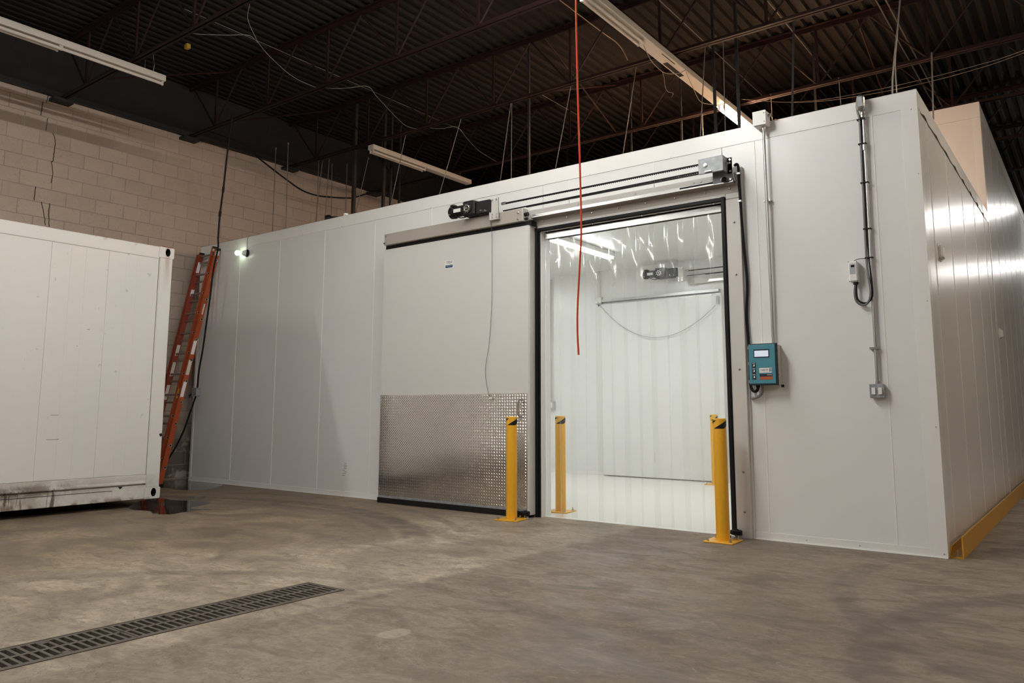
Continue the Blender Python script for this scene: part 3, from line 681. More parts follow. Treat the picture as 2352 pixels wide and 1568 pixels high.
# ---- door operator: rail, motor, belts, idler
def operator(dx, dy, dz, first=True):
    rail = thing('door_track', 'pale aluminium sliding-door track above the doorway' if first else 'white door track on the inner back wall of the cold room', 'track', (-2.6 + dx, dy, dz))
    def rp(n_, m_, mb, smooth=False): o = mb.build(n_, m_, rail, smooth); o.location = (2.6, 0, 0); return o
    rp('fascia', FRAMEM, MB().box(-4.0, -1.465, -0.075, 0.0, 3.062, 3.165))
    rp('rail_lip', ALU, MB().cbox(-3.655, -1.455, -0.135, -0.075, 3.062, 3.078, 0.003))
    rp('rail_web', ALU, MB().cbox(-3.655, -1.455, -0.093, -0.075, 3.078, 3.112, 0.003))
    if first: rp('dark_gap', RUBBER, MB().box(-1.98, -1.53, -0.0965, -0.093, 3.085, 3.105))
    for x in (-3.1, -2.45, -1.85, -1.78): rp('bolt', STEEL, MB().lathe((x, -0.075, 3.135), (0, -1, 0), [(0, .011), (.006, .009)], 8), True)
    # motor
    mo = thing('drive_motor', 'black gear motor with a pale bracket on the door track' if first else 'black gear motor on the inner back wall, seen through the strips', 'motor', (-4.35 + dx, -0.20 + dy, 3.20 + dz))
    def mp_(n_, m_, mb, smooth=True): o = mb.build(n_, m_, mo, smooth); o.location = (4.35, 0.20, -3.20); return o
    y0 = -0.22
    mp_('motor_can', BLACKP, MB().lathe((-4.68, y0, 3.255), (1, 0, 0), [(0, .045), (.004, .068), (.055, .070), (.060, .060), (.065, .058), (.20, .058), (.205, .066), (.235, .066)], 24))
    mp_('fan_cover_tab', BLACKP, MB().cbox(-4.66, -4.60, y0 - 0.055, y0 + 0.055, 3.31, 3.335, 0.006), False)
    mp_('nameplate', WHITEPL, MB().box(-4.60, -4.50, y0 - 0.062, y0 - 0.057, 3.235, 3.275).box(-4.575, -4.50, y0 - 0.03, y0 + 0.02, 3.314, 3.318), False)
    mp_('gearbox', BLACKP, MB().cbox(-4.46, -4.29, y0 - 0.075, y0 + 0.075, 3.17, 3.335, 0.014), False)
    mp_('gear_flange', BLACKP, MB().lathe((-4.385, y0 - 0.075, 3.25), (0, -1, 0), [(0, .058), (.012, .058), (.014, .05)], 24))
    mp_('output_ring', ALU, MB().torus((-4.385, y0 - 0.091, 3.25), (0, 1, 0), 0.033, 0.006, 20, 6).cyl((-4.385, y0 - 0.088, 3.25), (-4.385, y0 - 0.098, 3.25), 0.012, 10))
    mp_('chain_guard', BLACKP, MB().cbox(-4.29, -4.09, y0 - 0.05, y0 + 0.06, 3.165, 3.315, 0.012), False)
    bo = MB()
    for a in range(8): bo.cyl((-4.385 + .05 * math.cos(a * PI / 4 + .4), y0 - 0.085, 3.25 + .05 * math.sin(a * PI / 4 + .4)), (-4.385 + .05 * math.cos(a * PI / 4 + .4), y0 - 0.094, 3.25 + .05 * math.sin(a * PI / 4 + .4)), 0.005, 6)
    for x, z in ((-4.64, 3.30), (-4.65, 3.22), (-4.45, 3.32), (-4.30, 3.325), (-4.20, 3.20), (-4.14, 3.19)): bo.cyl((x, y0 - 0.05, z), (x, y0 - 0.079, z), 0.007, 6)
    mp_('motor_bolts', STEEL, bo, False)
    mp_('motor_lead', CABLE, MB().tube(smoothpts([(-4.56, y0 - 0.05, 3.19), (-4.50, y0 - 0.055, 3.165), (-4.43, y0 - 0.06, 3.16), (-4.38, y0 - 0.06, 3.172)]), 0.006, 6))
    br_ = mp_('tension_bracket', FRAMEM, MB().box(-4.105, -3.99, -0.245, -0.240, 3.085, 3.318).box(-4.105, -4.100, -0.262, -0.240, 3.085, 3.318).box(-3.995, -3.990, -0.262, -0.240, 3.085, 3.318).box(-4.105, -3.99, -0.24, -0.2055, 3.085, 3.09), False)
    bb = MB()
    for x in (-4.075, -4.018):
        for z in (3.11, 3.145, 3.30): bb.cyl((x, -0.245, z), (x, -0.254, z), 0.009, 8)
    o = bb.build('bracket_bolts', STEEL, br_)
    # belts
    be = thing('drive_belt', 'pair of thin black drive belts running above the doorway' if first else 'thin black belts on the inner back wall', 'belt', (-2.8 + dx, -0.19 + dy, 3.2 + dz))
    def bp_(n_, mb, m__=RUBBER): o = mb.build(n_, m__, be); o.location = (2.8, 0.19, -3.2); return o
    XR = -1.66
    bp_('upper_run', MB().box(-3.965, XR, -0.205, -0.185, 3.253, 3.262))
    tt = MB(); x = -3.95
    while x < XR: tt.box(x, x + 0.010, -0.205, -0.185, 3.246, 3.2535); x += 0.022
    o = bp_('belt_teeth', tt); o['kind'] = 'stuff'
    bp_('middle_run', MB().add([(-3.965, -0.205, 3.172), (XR, -0.205, 3.186), (XR, -0.205, 3.195), (-3.965, -0.205, 3.181), (-3.965, -0.185, 3.172), (XR, -0.185, 3.186), (XR, -0.185, 3.195), (-3.965, -0.185, 3.181)],
        [(0, 1, 2, 3), (4, 7, 6, 5), (0, 4, 5, 1), (1, 5, 6, 2), (2, 6, 7, 3), (3, 7, 4, 0)]))
    bp_('lower_run', MB().box(-3.66, XR, -0.205, -0.185, 3.166, 3.175))
    tt = MB(); x = -3.65
    while x < XR: tt.box(x, x + 0.010, -0.205, -0.185, 3.175, 3.182); x += 0.022
    o = bp_('belt_teeth', tt); o['kind'] = 'stuff'
    bp_('belt_clamp', MB().cyl((-3.985, -0.195, 3.257), (-3.93, -0.195, 3.259), 0.017, 8), STEEL)
    return rail
operator(0, 0, 0, True)
idl = thing('idler_bracket', 'galvanised idler pulley bracket at the right end of the belts', 'bracket', (-1.58, -0.2, 3.1))
def ip(n_, m_, mb, smooth=False): o = mb.build(n_, m_, idl, smooth); o.location = (1.58, 0.2, -3.1); return o
ip('cover_plate', GALV, MB().cbox(-1.725, -1.50, -0.25, -0.235, 3.145, 3.285, 0.004).box(-1.725, -1.50, -0.25, -0.13, 3.28, 3.285))
ip('back_plate', GALV, MB().box(-1.64, -1.462, -0.135, -0.125, 3.07, 3.285))
ip('end_flange', GALV, MB().box(-1.50, -1.462, -0.135, -0.13, 3.14, 3.29).box(-1.504, -1.498, -0.25, -0.13, 3.15, 3.285))
ip('pulley', RUBBER, MB().cyl((-1.645, -0.225, 3.215), (-1.645, -0.165, 3.215), 0.042, 18))
ip('pulley_bolt', STEEL, MB().lathe((-1.66, -0.25, 3.218), (0, -1, 0), [(0, .020), (.004, .020), (.006, .010), (.010, .010)], 14), True)
ip('tension_bolt', STEEL, MB().cyl((-1.66, -0.25, 3.158), (-1.60, -0.25, 3.158), 0.011, 8))
ip('end_bolt', STEEL, MB().cyl((-1.50, -0.19, 3.22), (-1.455, -0.19, 3.22), 0.010, 8))
ip('stop_block', RUBBER, MB().cyl((-1.545, -0.14, 3.092), (-1.515, -0.18, 3.088), 0.020, 10))
ip('stop_cap', WHITEPL, MB().cyl((-1.545, -0.150, 3.094), (-1.55, -0.165, 3.094), 0.012, 8))
for x, z in ((-1.475, 3.265), (-1.475, 3.16), (-1.475, 3.09)): ip('bolt', STEEL, MB().cyl((x, -0.135, z), (x, -0.145, z), 0.010, 8))

# ---- strip curtain
cur = thing('strip_curtain', 'clear vinyl strip curtain hanging in the doorway', 'curtain', (-2.6, 0.06, 0))
def sheet(x0, wd, ztop, y0, seed):
    rnd = random.Random(seed); nz, nx = 34, 6; mb = MB(); ph = rnd.uniform(0, 6); am = rnd.uniform(0.006, 0.016)
    front, back = [], []
    for i in range(nz + 1):
        u = i / nz; z = 0.012 + (ztop - 0.012) * u
        crp = am * math.exp(-((1 - u) / 0.17) ** 2) * math.sin(22 * u + ph) 
        bow = 0.006 * math.sin(3 * u + ph)
        for j in range(nx + 1):
            v = j / nx - 0.5
            curl = 0.007 * (v * 2) ** 2 * (0.6 + 0.4 * math.sin(2.3 * u + ph))
            kink = crp * (0.4 + math.sin(5 * v + ph))
            fade = max(0.0, min(1.0, (1 - u) * 12))
            y = y0 + (curl + bow) * fade + kink * fade
            front.append((x0 + wd * j / nx + 0.004 * math.sin(4 * u + ph) * fade, y, z))
    back = [(a, b + 0.002, c_) for a, b, c_ in front]
    m = nx + 1; n0 = len(front); fs = []
    for i in range(nz):
        for j in range(nx):
            a = i * m + j; fs.append((a, a + 1, a + m + 1, a + m)); fs.append((n0 + a, n0 + a + m, n0 + a + m + 1, n0 + a + 1))
    for i in range(nz):
        for j in (0, nx):
            a = i * m + j; fs.append((a, a + m, n0 + a + m, n0 + a))
    for j in range(nx):
        for i in (0, nz):
            a = i * m + j; fs.append((a, a + 1, n0 + a + 1, n0 + a))
    return mb.add(front + back, fs)
NS = 13; pit = (OX1 - OX0 - 0.03) / NS
for i in range(NS):
    o = sheet(OX0 + 0.012 + pit * i, pit + 0.042 if i < NS - 1 else pit, 2.895, 0.035 + 0.022 * (i % 2), 40 + i).build('strip', VINYL, cur, True); o.location = (2.6, -0.06, 0)
o = MB().box(OX0 + 0.005, OX1 - 0.005, 0.020, 0.028, 2.855, 2.915).box(OX0 + 0.005, OX1 - 0.005, 0.082, 0.088, 2.855, 2.915).build('mounting_rail', ALU, cur); o.location = (2.6, -0.06, 0)

# ---- inside the cold room
BY = BACK - 0.14          # inner face of the back wall
operator(-0.02, BY, -0.05, False)
idoor = thing('inner_door', 'closed white door with a dark outline on the back wall inside the cold room', 'door', (-4.55, BY, 0))
MB().cbox(-1.05, 1.05, -0.06, 0.0, 0.02, 2.83, 0.004).build('slab', PANEL, idoor)
MB().box(-1.05, 1.05, -0.064, -0.058, 2.818, 2.832).build('top_edge', BRASS, idoor)
MB().box(-1.03, 1.02, -0.075, 0.0, 2.86, 2.90).build('shadow_rail', BRASS, idoor)  # plain grey rail above the inner door slab
MB().cyl((1.0, -0.09, 2.66), (1.0, -0.09, 2.79), 0.018, 10).build('cord_holder', BRASS, idoor)
MB().box(-0.115, -0.112, -0.0615, -0.06, 0.25, 0.40).build('red_mark', REDSTICK, idoor)
ch_ = []
for i in range(25):
    u = i / 24; x = -5.65 + 2.08 * u; ch_.append((x, BY - 0.10, 2.87 - 0.22 * u - 0.55 * 4 * u * (1 - u) * (1.0 + 0.12 * (0.5 - u))))
tag(MB().tube(ch_, 0.006, 5).build('slack_cord', BRASS), 'slack cord drooping across the inner door', 'cord')
ib = thing('inner_junction_box', 'small steel junction box with a conduit beside the inner door', 'junction box', (-5.65, BY, 2.9))
MB().cbox(-0.06, 0.06, -0.07, 0, -0.06, 0.05, 0.006).build('box', STEEL, ib); MB().cyl((0.0, -0.03, 0.05), (0.0, -0.03, 0.50), 0.012, 8).build('conduit', STEEL, ib, True)
MB().cyl((-0.005, -0.04, -0.10), (-0.005, -0.04, -0.06), 0.015, 8).build('gland', BLACKP, ib)
ib2 = thing('inner_outlet', 'grey outlet box with a long conduit on the inner back wall behind the inner bollard', 'outlet', (-6.635, BY, 1.15))
MB().cbox(-0.07, 0.07, -0.06, 0, -0.07, 0.07, 0.006).build('box', BRASS, ib2); MB().cyl((0.0, -0.03, 0.07), (0.0, -0.03, 2.2), 0.012, 8).build('conduit', BRASS, ib2, True)
MB().box(-0.04, 0.04, -0.063, -0.06, -0.045, 0.045).build('cover', WHITEPL, ib2)
def cold_light(x, y, lb):
    t_ = thing('cold_light', lb, 'light fixture', (x, y, HI))
    MB().cbox(-0.07, 0.07, -0.95, 0.95, -0.07, 0.0, 0.01).build('housing', WHITEPL, t_)
    for sx_ in (-0.035, 0.035): MB().cyl((sx_, -0.92, -0.085), (sx_, 0.92, -0.085), 0.016, 10).build('tube', LITC, t_, True)
    ld = bpy.data.lights.new('tube_light', 'AREA'); ld.shape = 'RECTANGLE'; ld.size = 0.14; ld.size_y = 1.8; ld.energy = P_COLD; ld.color = COL_COLD
    lo = bpy.data.objects.new('tube_light', ld); C.objects.link(lo); lo.parent = t_; lo.location = (0, 0, -0.105)
cold_light(-4.70, 2.45, 'lit tube fixture on the cold room ceiling, seen through the strips')
cold_light(-7.70, 2.45, 'lit tube fixture on the cold room ceiling, hidden far left')
cold_light(-1.10, 2.45, 'lit tube fixture on the cold room ceiling, hidden at right')
sp = thing('ceiling_fitting', 'small grey fitting on the cold room ceiling', 'fitting', (-3.55, 1.9, HI)); MB().lathe((0, 0, 0), (0, 0, -1), [(0, .06), (.02, .06), (.03, .03)], 14).build('disc', BRASS, sp, True)

# ================================================================== BOLLARDS
pl_me = MB().cbox(-0.125, 0.125, -0.125, 0.125, 0.0, 0.012, 0.003).mesh('base_plate', YELLOW)
po_me = MB().lathe((0, 0, 0.010), (0, 0, 1), [(0, .0555), (.975, .0555), (.988, .053), (.992, .046)], 28).mesh('post', YELLOW, True)
def bollard(loc, rz, lb):
    t_ = thing('bollard', lb, 'bollard', loc, 'yellow bollards'); t_.rotation_euler = (0, 0, rz)
    link('base_plate', pl_me, t_); link('post', po_me, t_)
    # slanted black tape bands on the collar of the post
    ca_ = math.atan2(CAM.y - loc[1], CAM.x - loc[0]) - rz
    for k_ in range(2):
        vs = []; n_ = 24; r = 0.0561; hgt = 0.068; zb_ = 0.917
        for i in range(n_ + 1):
            ph = -53 + 207 * i / n_; hi = min(1, max(0, (ph + 53) / 117)); lo = min(1, max(0, (ph - 37) / 117))
            a = ca_ + math.radians(ph) + k_ * PI; vs += [(r * math.cos(a), r * math.sin(a), zb_ + hgt * lo), (r * math.cos(a), r * math.sin(a), zb_ + hgt * hi)]
        MB().add(vs, [(2 * i, 2 * i + 2, 2 * i + 3, 2 * i + 1) for i in range(n_)]).build('hazard_stripe', BLACKP, t_, True)
    for sx_ in (-0.095, 0.095):
        for sy_ in (-0.095, 0.095): MB().cyl((sx_, sy_, 0.012), (sx_, sy_, 0.022), 0.012, 6).cyl((sx_, sy_, 0.022), (sx_, sy_, 0.042), 0.006, 8).build('anchor_bolt', STEEL, t_)
    return t_
bollard((-3.72, -0.36, 0), 0.15, 'yellow bollard standing in front of the sliding door')
bollard((-1.585, -0.30, 0), 0.03, 'yellow bollard standing at the right side of the doorway')
bollard((-3.66, 0.42, 0.004), 0.1, 'yellow bollard just inside the doorway at left')
bollard((-3.55, 4.30, 0.004), 0.0, 'yellow bollard deep inside the cold room by the inner door, mostly hidden')

# ================================================================== WALL EQUIPMENT
cp = thing('control_panel', 'teal door control box with a small screen on the wall right of the doorway', 'control panel', (-1.26, -0.0, 1.45))
def cpp(n_, m_, mb, smooth=False): o = mb.build(n_, m_, cp, smooth); o.location = (1.26, 0, -1.45); return o
cpp('back_box', BEIGEPL, MB().cbox(-1.372, -1.145, -0.105, -0.003, 1.285, 1.620, 0.006))
cpp('lid_gasket', NAVY, MB().cbox(-1.380, -1.136, -0.125, -0.105, 1.277, 1.627, 0.005))
cpp('lid', TEAL, MB().cbox(-1.376, -1.152, -0.132, -0.125, 1.290, 1.618, 0.003))
cpp('screen_bezel', NAVY, MB().box(-1.333, -1.199, -0.134, -0.132, 1.507, 1.578)); cpp('screen', LCD, MB().box(-1.325, -1.207, -0.135, -0.134, 1.516, 1.567))
kp = cpp('key_strip', NAVY, MB().box(-1.350, -1.317, -0.134, -0.132, 1.325, 1.470))
for z in (1.447, 1.400, 1.350):
    cpp('key_symbol', WHITEPL, MB().prism([(-1.340, -0.1345, z - 0.012), (-1.328, -0.1345, z - 0.010), (-1.325, -0.1345, z), (-1.333, -0.1345, z + 0.008), (-1.336, -0.1345, z)], (0, -0.0006, 0)))
    cpp('key_caption', BLUEGREY, MB().box(-1.345, -1.322, -0.1348, -0.134, z + 0.012, z + 0.020))
cpp('name_label', WHITEPL, MB().box(-1.289, -1.183, -0.1335, -0.132, 1.380, 1.421))
cpp('logo', BLUEST, MB().box(-1.203, -1.198, -0.1342, -0.1335, 1.387, 1.415).box(-1.203, -1.186, -0.1342, -0.1335, 1.410, 1.415).box(-1.190, -1.186, -0.1342, -0.1335, 1.387, 1.415).box(-1.198, -1.19, -0.1342, -0.1335, 1.396, 1.401))
tx = text_mesh('label_text', 'GLOBAL', 0.017, INK, cp, (-1.245 + 1.26, -0.1337, 1.403 - 1.45), (PI / 2, PI, 0))
cpp('warning_label', ORANGEL, MB().box(-1.287, -1.180, -0.1335, -0.132, 1.323, 1.348)); cpp('warning_head', NAVY, MB().box(-1.287, -1.180, -0.1335, -0.132, 1.348, 1.371))
cpp('warning_print', BEIGEPL, MB().box(-1.225, -1.184, -0.1340, -0.1335, 1.360, 1.365))
for z in (1.595, 1.46, 1.31): cpp('hinge_clip', ALU, MB().box(-1.383, -1.377, -0.13, -0.112, z - 0.012, z + 0.012))
cpp('foot_tab', BLACKP, MB().box(-1.150, -1.128, -0.012, -0.003, 1.262, 1.283))
for z in (1.605, 1.56, 1.36, 1.31): cpp('lid_screw', INK, MB().box(-1.1455, -1.1435, -0.09, -0.08, z, z + 0.008))
# cable from idler down to the panel
ca = thing('operator_cable', 'black cable running from the idler bracket down the jamb to the control box', 'cable', (-1.43, -0.03, 2.2))
pts = [(-1.46, -0.075, 3.222), (-1.445, -0.065, 3.237), (-1.432, -0.06, 3.21), (-1.430, -0.055, 3.07), (-1.424, -0.045, 2.75), (-1.418, -0.03, 2.5), (-1.405, -0.02, 2.17), (-1.420, -0.02, 1.90), (-1.415, -0.02, 1.71), (-1.405, -0.03, 1.45), (-1.403, -0.04, 1.30), (-1.385, -0.045, 1.24), (-1.355, -0.05, 1.228), (-1.335, -0.055, 1.25), (-1.333, -0.055, 1.28)]
o = MB().tube(smoothpts(pts), 0.0125, 8).build('sheath', CABLE, ca, True); o.location = (1.43, 0.03, -2.2)
for z, y in ((3.15, -0.062), (2.9, -0.055)):
    o = MB().box(-1.445, -1.415, y - 0.013, -0.03, z - 0.008, z + 0.008).build('clip', STEEL, ca); o.location = (1.43, 0.03, -2.2)
o = MB().cyl((-1.333, -0.055, 1.262), (-1.333, -0.055, 1.288), 0.018, 10).build('gland', BLACKP, ca, True); o.location = (1.43, 0.03, -2.2)
tag(MB().tube(smoothpts([(-1.297, -0.055, 1.285), (-1.298, -0.055, 1.24), (-1.315, -0.05, 1.20), (-1.35, -0.04, 1.178), (-1.395, -0.02, 1.172), (-1.405, -0.004, 1.174)]), 0.0115, 10).build('flex_conduit', FLEXG, None, True), 'short grey flexible conduit curving under the control box', 'conduit')
# white junction box and conduit feeding the panel
jb = thing('junction_box', 'white square junction box at the top edge of the cold room wall', 'junction box', (-1.20, 0, 3.6))
MB().cbox(-0.070, 0.052, -0.115, -0.004, -0.072, 0.062, 0.012).build('box', WHITEPL, jb)
MB().box(-0.066, 0.048, -0.118, -0.115, -0.068, 0.058).build('cover', WHITEPL, jb)
for z in (-0.045, 0.03): MB().cyl((0.035, -0.118, z), (0.035, -0.121, z), 0.004, 8).build('screw', INK, jb)
MB().cyl((0.052, -0.06, 0.02), (0.085, -0.06, 0.02), 0.014, 8).cyl((0.075, -0.06, 0.02), (0.083, -0.06, 0.02), 0.020, 6).build('connector', STEEL, jb)
cdt = thing('panel_conduit', 'steel conduit from the white junction box down to the control box', 'conduit', (-1.195, 0, 2.6))
MB().cyl((0.0, -0.028, -0.985), (0.0, -0.055, 0.90), 0.0125, 12).build('pipe', STEEL, cdt, True)
MB().box(-0.028, 0.030, -0.046, 0.0, 0.262, 0.278).torus((0, -0.042, 0.27), (0, 0, 1), 0.014, 0.004, 14, 6).build('clamp', STEEL, cdt)
MB().cyl((0.0, -0.055, 0.90), (0.0, -0.055, 0.935), 0.019, 10).build('top_fitting', STEEL, cdt, True)
# right hand conduit run
lr = thing('switch_conduit', 'long steel conduit down the right wall with a rounded elbow body on top', 'conduit', (-0.395, 0, 2.4))
MB().tube([(0.008, -0.03, 1.06), (0.0, -0.025, 0), (-0.004, -0.025, -1.13)], 0.0125, 12).build('pipe', STEEL, lr, True)
eb = MB().lathe((0.0, -0.055, 1.085), (0, 0, 1), [(0, .014), (.01, .028), (.03, .034), (.10, .034), (.125, .026), (.135, .012)], 18)
eb.build('elbow_body', STEEL, lr, True)
MB().box(-0.018, 0.018, -0.094, -0.086, 1.11, 1.195).build('elbow_cover', GALV, lr)
MB().lathe((0.006, -0.032, 1.03), (0, 0, 1), [(0, .015), (.004, .020), (.022, .020), (.028, .016), (.055, .016)], 12).build('coupling', STEEL, lr, True)
MB().lathe((0.003, -0.028, 0.755), (0, 0, 1), [(0, .014), (.004, .018), (.05, .018), (.054, .014)], 12).build('coupling', STEEL, lr, True)
MB().box(-0.045, 0.020, -0.044, 0.0, -0.853, -0.838).torus((0, -0.026, -0.846), (0, 0, 1), 0.014, 0.005, 14, 6).build('clamp', STEEL, lr)
fx = thing('armoured_cable', 'dark armoured cable zip-tied along the right conduit with a loop under the thermostat', 'cable', (-0.42, 0, 2.4))
def fxp(n_, m_, mb): o = mb.build(n_, m_, fx, True); o.location = (0.42, 0, -2.4); return o
fxp('armoured_run', ARMOUR, MB().tube(smoothpts([(-0.400, -0.02, 3.60), (-0.425, -0.035, 3.58), (-0.428, -0.04, 3.50), (-0.415, -0.04, 3.42), (-0.417, -0.035, 3.2), (-0.420, -0.035, 2.8), (-0.424, -0.035, 2.4), (-0.420, -0.04, 2.17), (-0.406, -0.045, 2.03), (-0.412, -0.05, 1.95), (-0.44, -0.05, 1.905), (-0.48, -0.05, 1.90), (-0.515, -0.05, 1.935), (-0.524, -0.045, 2.0), (-0.516, -0.04, 2.075)]), 0.0085, 8))
fxp('black_run', CABLE, MB().tube(smoothpts([(-0.405, -0.03, 3.46), (-0.402, -0.03, 3.2), (-0.406, -0.03, 2.8), (-0.409, -0.03, 2.4), (-0.398, -0.035, 2.1), (-0.396, -0.04, 1.97), (-0.43, -0.045, 1.918), (-0.475, -0.045, 1.918), (-0.505, -0.045, 1.95), (-0.512, -0.04, 2.01), (-0.510, -0.04, 2.075)]), 0.0075, 8))
for z in (3.42, 3.215, 2.89, 2.51, 2.275): fxp('zip_tie', RUBBER, MB().box(-0.436, -0.375, -0.048, -0.010, z - 0.004, z + 0.004))
th = thing('thermostat', 'small beige thermostat with a dark display on the right wall', 'thermostat', (-0.515, 0, 2.17))
MB().cbox(-0.040, 0.028, -0.075, 0.0, -0.082, 0.085, 0.010).build('case', WHITEPL, th); MB().box(-0.031, 0.012, -0.0765, -0.075, -0.02, 0.062).build('keypad', BLUEGREY, th); MB().box(-0.020, 0.006, -0.0775, -0.0765, 0.035, 0.052).build('display', GLASSDARK, th)
MB().lathe((0.002, -0.04, -0.105), (0, 0, 1), [(0, .014), (.006, .02), (.024, .02)], 10).build('gland', BLACKP, th, True)
for x, z in ((-0.036, 0.08), (0.024, 0.08), (-0.036, -0.078), (0.024, -0.078)): MB().cyl((x, -0.075, z), (x, -0.078, z), 0.004, 6).build('screw', INK, th)
tag(MB().tube(smoothpts([(-0.52, -0.03, 2.262), (-0.49, -0.035, 2.272), (-0.46, -0.035, 2.274), (-0.43, -0.03, 2.27)]), 0.003, 5).build('sensor_wire', INK), 'thin grey wire from the thermostat top to the conduit', 'wire')
sw = thing('switch_box', 'steel double light switch box at the foot of the right conduit', 'switch', (-0.40, 0, 1.22))
MB().cbox(-0.052, 0.052, -0.050, 0.0, -0.052, 0.052, 0.005).build('box', STEEL, sw); MB().cbox(-0.054, 0.054, -0.056, -0.050, -0.054, 0.054, 0.003).build('cover', GALV, sw)
for x in (-0.038, 0.010): MB().cbox(x, x + 0.029, -0.066, -0.056, -0.028, 0.026, 0.003).build('rocker', WHITEPL, sw)
for x in (-0.045, 0.045):
    for z in (-0.046, 0.046): MB().cyl((x, -0.056, z), (x, -0.060, z), 0.006, 8).build('screw', STEEL, sw)
MB().cyl((0.003, -0.025, 0.052), (0.003, -0.025, 0.075), 0.018, 10).build('connector', STEEL, sw, True)
# vents on the long side
for y, z, lb in ((0.61, 2.372, 'small white vent cap on the side wall near the front corner'), (5.2, 2.06, 'small white vent cap on the side wall of the taller room')):
    v_ = thing('vent_cap', lb, 'vent', (0.0, y, z)); MB().cbox(0.0, 0.035, -0.06, 0.06, -0.055, 0.055, 0.012).build('hood', WHITEPL, v_); MB().box(0.0, 0.006, -0.07, 0.07, -0.065, 0.065).build('flange', TRIM, v_)

# lit bulb with its cord at the left end of the wall
bl = thing('bulb_lamp', 'lit greenish bulb in a white socket near the top left of the cold room wall', 'lamp', (-8.92, 0, 3.344))
MB().lathe((0.035, -0.0, 0), (0, -1, 0), [(0, .055), (.012, .055), (.016, .045)], 18).build('base_ring', BLACKP, bl, True)
MB().lathe((0.035, -0.012, 0.0), (-0.75, -0.66, 0.02), [(0, .045), (.02, .047), (.05, .036), (.07, .024)], 18).build('socket', WHITEPL, bl, True)
MB().lathe((-0.020, -0.062, 0.0), (-0.75, -0.66, 0.02), [(0, .012), (.015, .015), (.03, .03), (.05, .037), (.07, .036), (.085, .026), (.093, .010)], 18).build('bulb', BULB, bl, True)
MB().tube(smoothpts([(0.035, -0.008, 0.05), (0.035, -0.012, 0.15), (0.045, -0.015, 0.22), (0.075, -0.012, 0.258), (0.10, 0.01, 0.255), (0.11, 0.05, 0.25)]), 0.006, 6).build('cord', BRASS, bl, True)
# black fitting on the roof edge
bfi = thing('roof_fitting', 'small black fitting lying on the top edge of the cold room', 'fitting', (-7.13, 0.08, H)); MB().lathe((-0.08, 0, 0.05), (1, 0, -0.1), [(0, .03), (.01, .045), (.06, .045), (.10, .02), (.22, .015)], 14).build('body', BLACKP, bfi, True)
wc = thing('roof_clip', 'tiny white clip on the top edge beside the thick dark post', 'clip', (-6.75, 0.0, H)); MB().cbox(-0.02, 0.02, -0.006, 0.05, 0.0, 0.035, 0.004).build('clip_body', WHITEPL, wc)

# ================================================================== GUARD RAIL along the side wall
gr_ = thing('guard_rail', 'yellow steel floor guard rail along the cold room side wall', 'guard rail', (0.05, 0.04, 0))
def grp(n_, m_, mb, smooth=False): o = mb.build(n_, m_, gr_, smooth); o.location = (-0.05, -0.04, 0); return o
grp('outer_flange', RAILY, MB().box(0.090, 0.099, 0.04, 16, 0.0, 0.155))
grp('base_web', RAILY, MB().box(0.006, 0.090, 0.04, 16, 0.0, 0.009))
grp('inner_flange', RAILY, MB().prism([(0.006, 0.06, 0.009), (0.006, 16, 0.009), (0.006, 16, 0.075), (0.006, 0.12, 0.075), (0.006, 0.06, 0.03)], (0.008, 0, 0)))
grp('anchor_bolt', STEEL, MB().cyl((0.055, 0.09, 0.009), (0.055, 0.09, 0.055), 0.006, 8).cyl((0.055, 0.09, 0.009), (0.055, 0.09, 0.020), 0.012, 6).cyl((0.055, 0.09, 0.009), (0.055, 0.09, 0.012), 0.02, 12))

# ================================================================== CONTAINER
ct = thing('container', 'dirty white refrigerated shipping container at the left edge', 'container', (-8.72, -4.9, 0.0))
def cp_(n_, m_, mb, smooth=False): o = mb.build(n_, m_, ct, smooth); o.location = (8.72, 4.9, 0); return o
AX0, AX1, AY0, AY1, AZ0, AZ1 = -9.94, -7.5, -7.95, -1.89, 0.088, 2.915
cp_('body', CONT, MB().box(AX0 + 0.02, AX1 - 0.018, AY0 + 0.02, AY1 - 0.185, AZ0 + 0.15, AZ1 - 0.01))
for a, b in ((-2.62, -2.06), (-3.20, -2.62), (-3.80, -3.20), (-4.60, -3.80), (-5.40, -4.60), (-6.20, -5.40), (-7.00, -6.20), (-7.80, -7.00)):
    cp_('side_sheet', CONT, MB().cbox(AX1 - 0.020, AX1 - 0.010, a + 0.0006, b - 0.0006, AZ0 + 0.265, AZ1 - 0.135, 0.002))
for y in (-2.30, -2.42, -2.85, -3.0): cp_('sheet_bead', CONT, MB().box(AX1 - 0.011, AX1 - 0.0085, y - 0.007, y + 0.007, AZ0 + 0.30, AZ1 - 0.16))
cp_('top_rail', CONT, MB().cbox(AX1 - 0.06, AX1 - 0.002, AY0, AY1 - 0.17, AZ1 - 0.140, AZ1, 0.006))
cp_('bottom_rail_upper', CONT, MB().cbox(AX1 - 0.06, AX1 - 0.006, AY0, AY1 - 0.165, AZ0 + 0.180, AZ0 + 0.262, 0.004))
cp_('rail_slot', HOLE, MB().box(AX1 - 0.055, AX1 - 0.045, AY0, AY1 - 0.165, AZ0 + 0.15, AZ0 + 0.182))
cp_('bottom_rail_lip', CONT, MB().prism([(AX1 - 0.006, AY0, AZ0 + 0.200), (AX1 + 0.012, AY0, AZ0 + 0.178), (AX1 + 0.012, AY0, AZ0 + 0.168), (AX1 - 0.02, AY0, AZ0 + 0.175)], (0, AY1 - 0.175 - AY0, 0)))
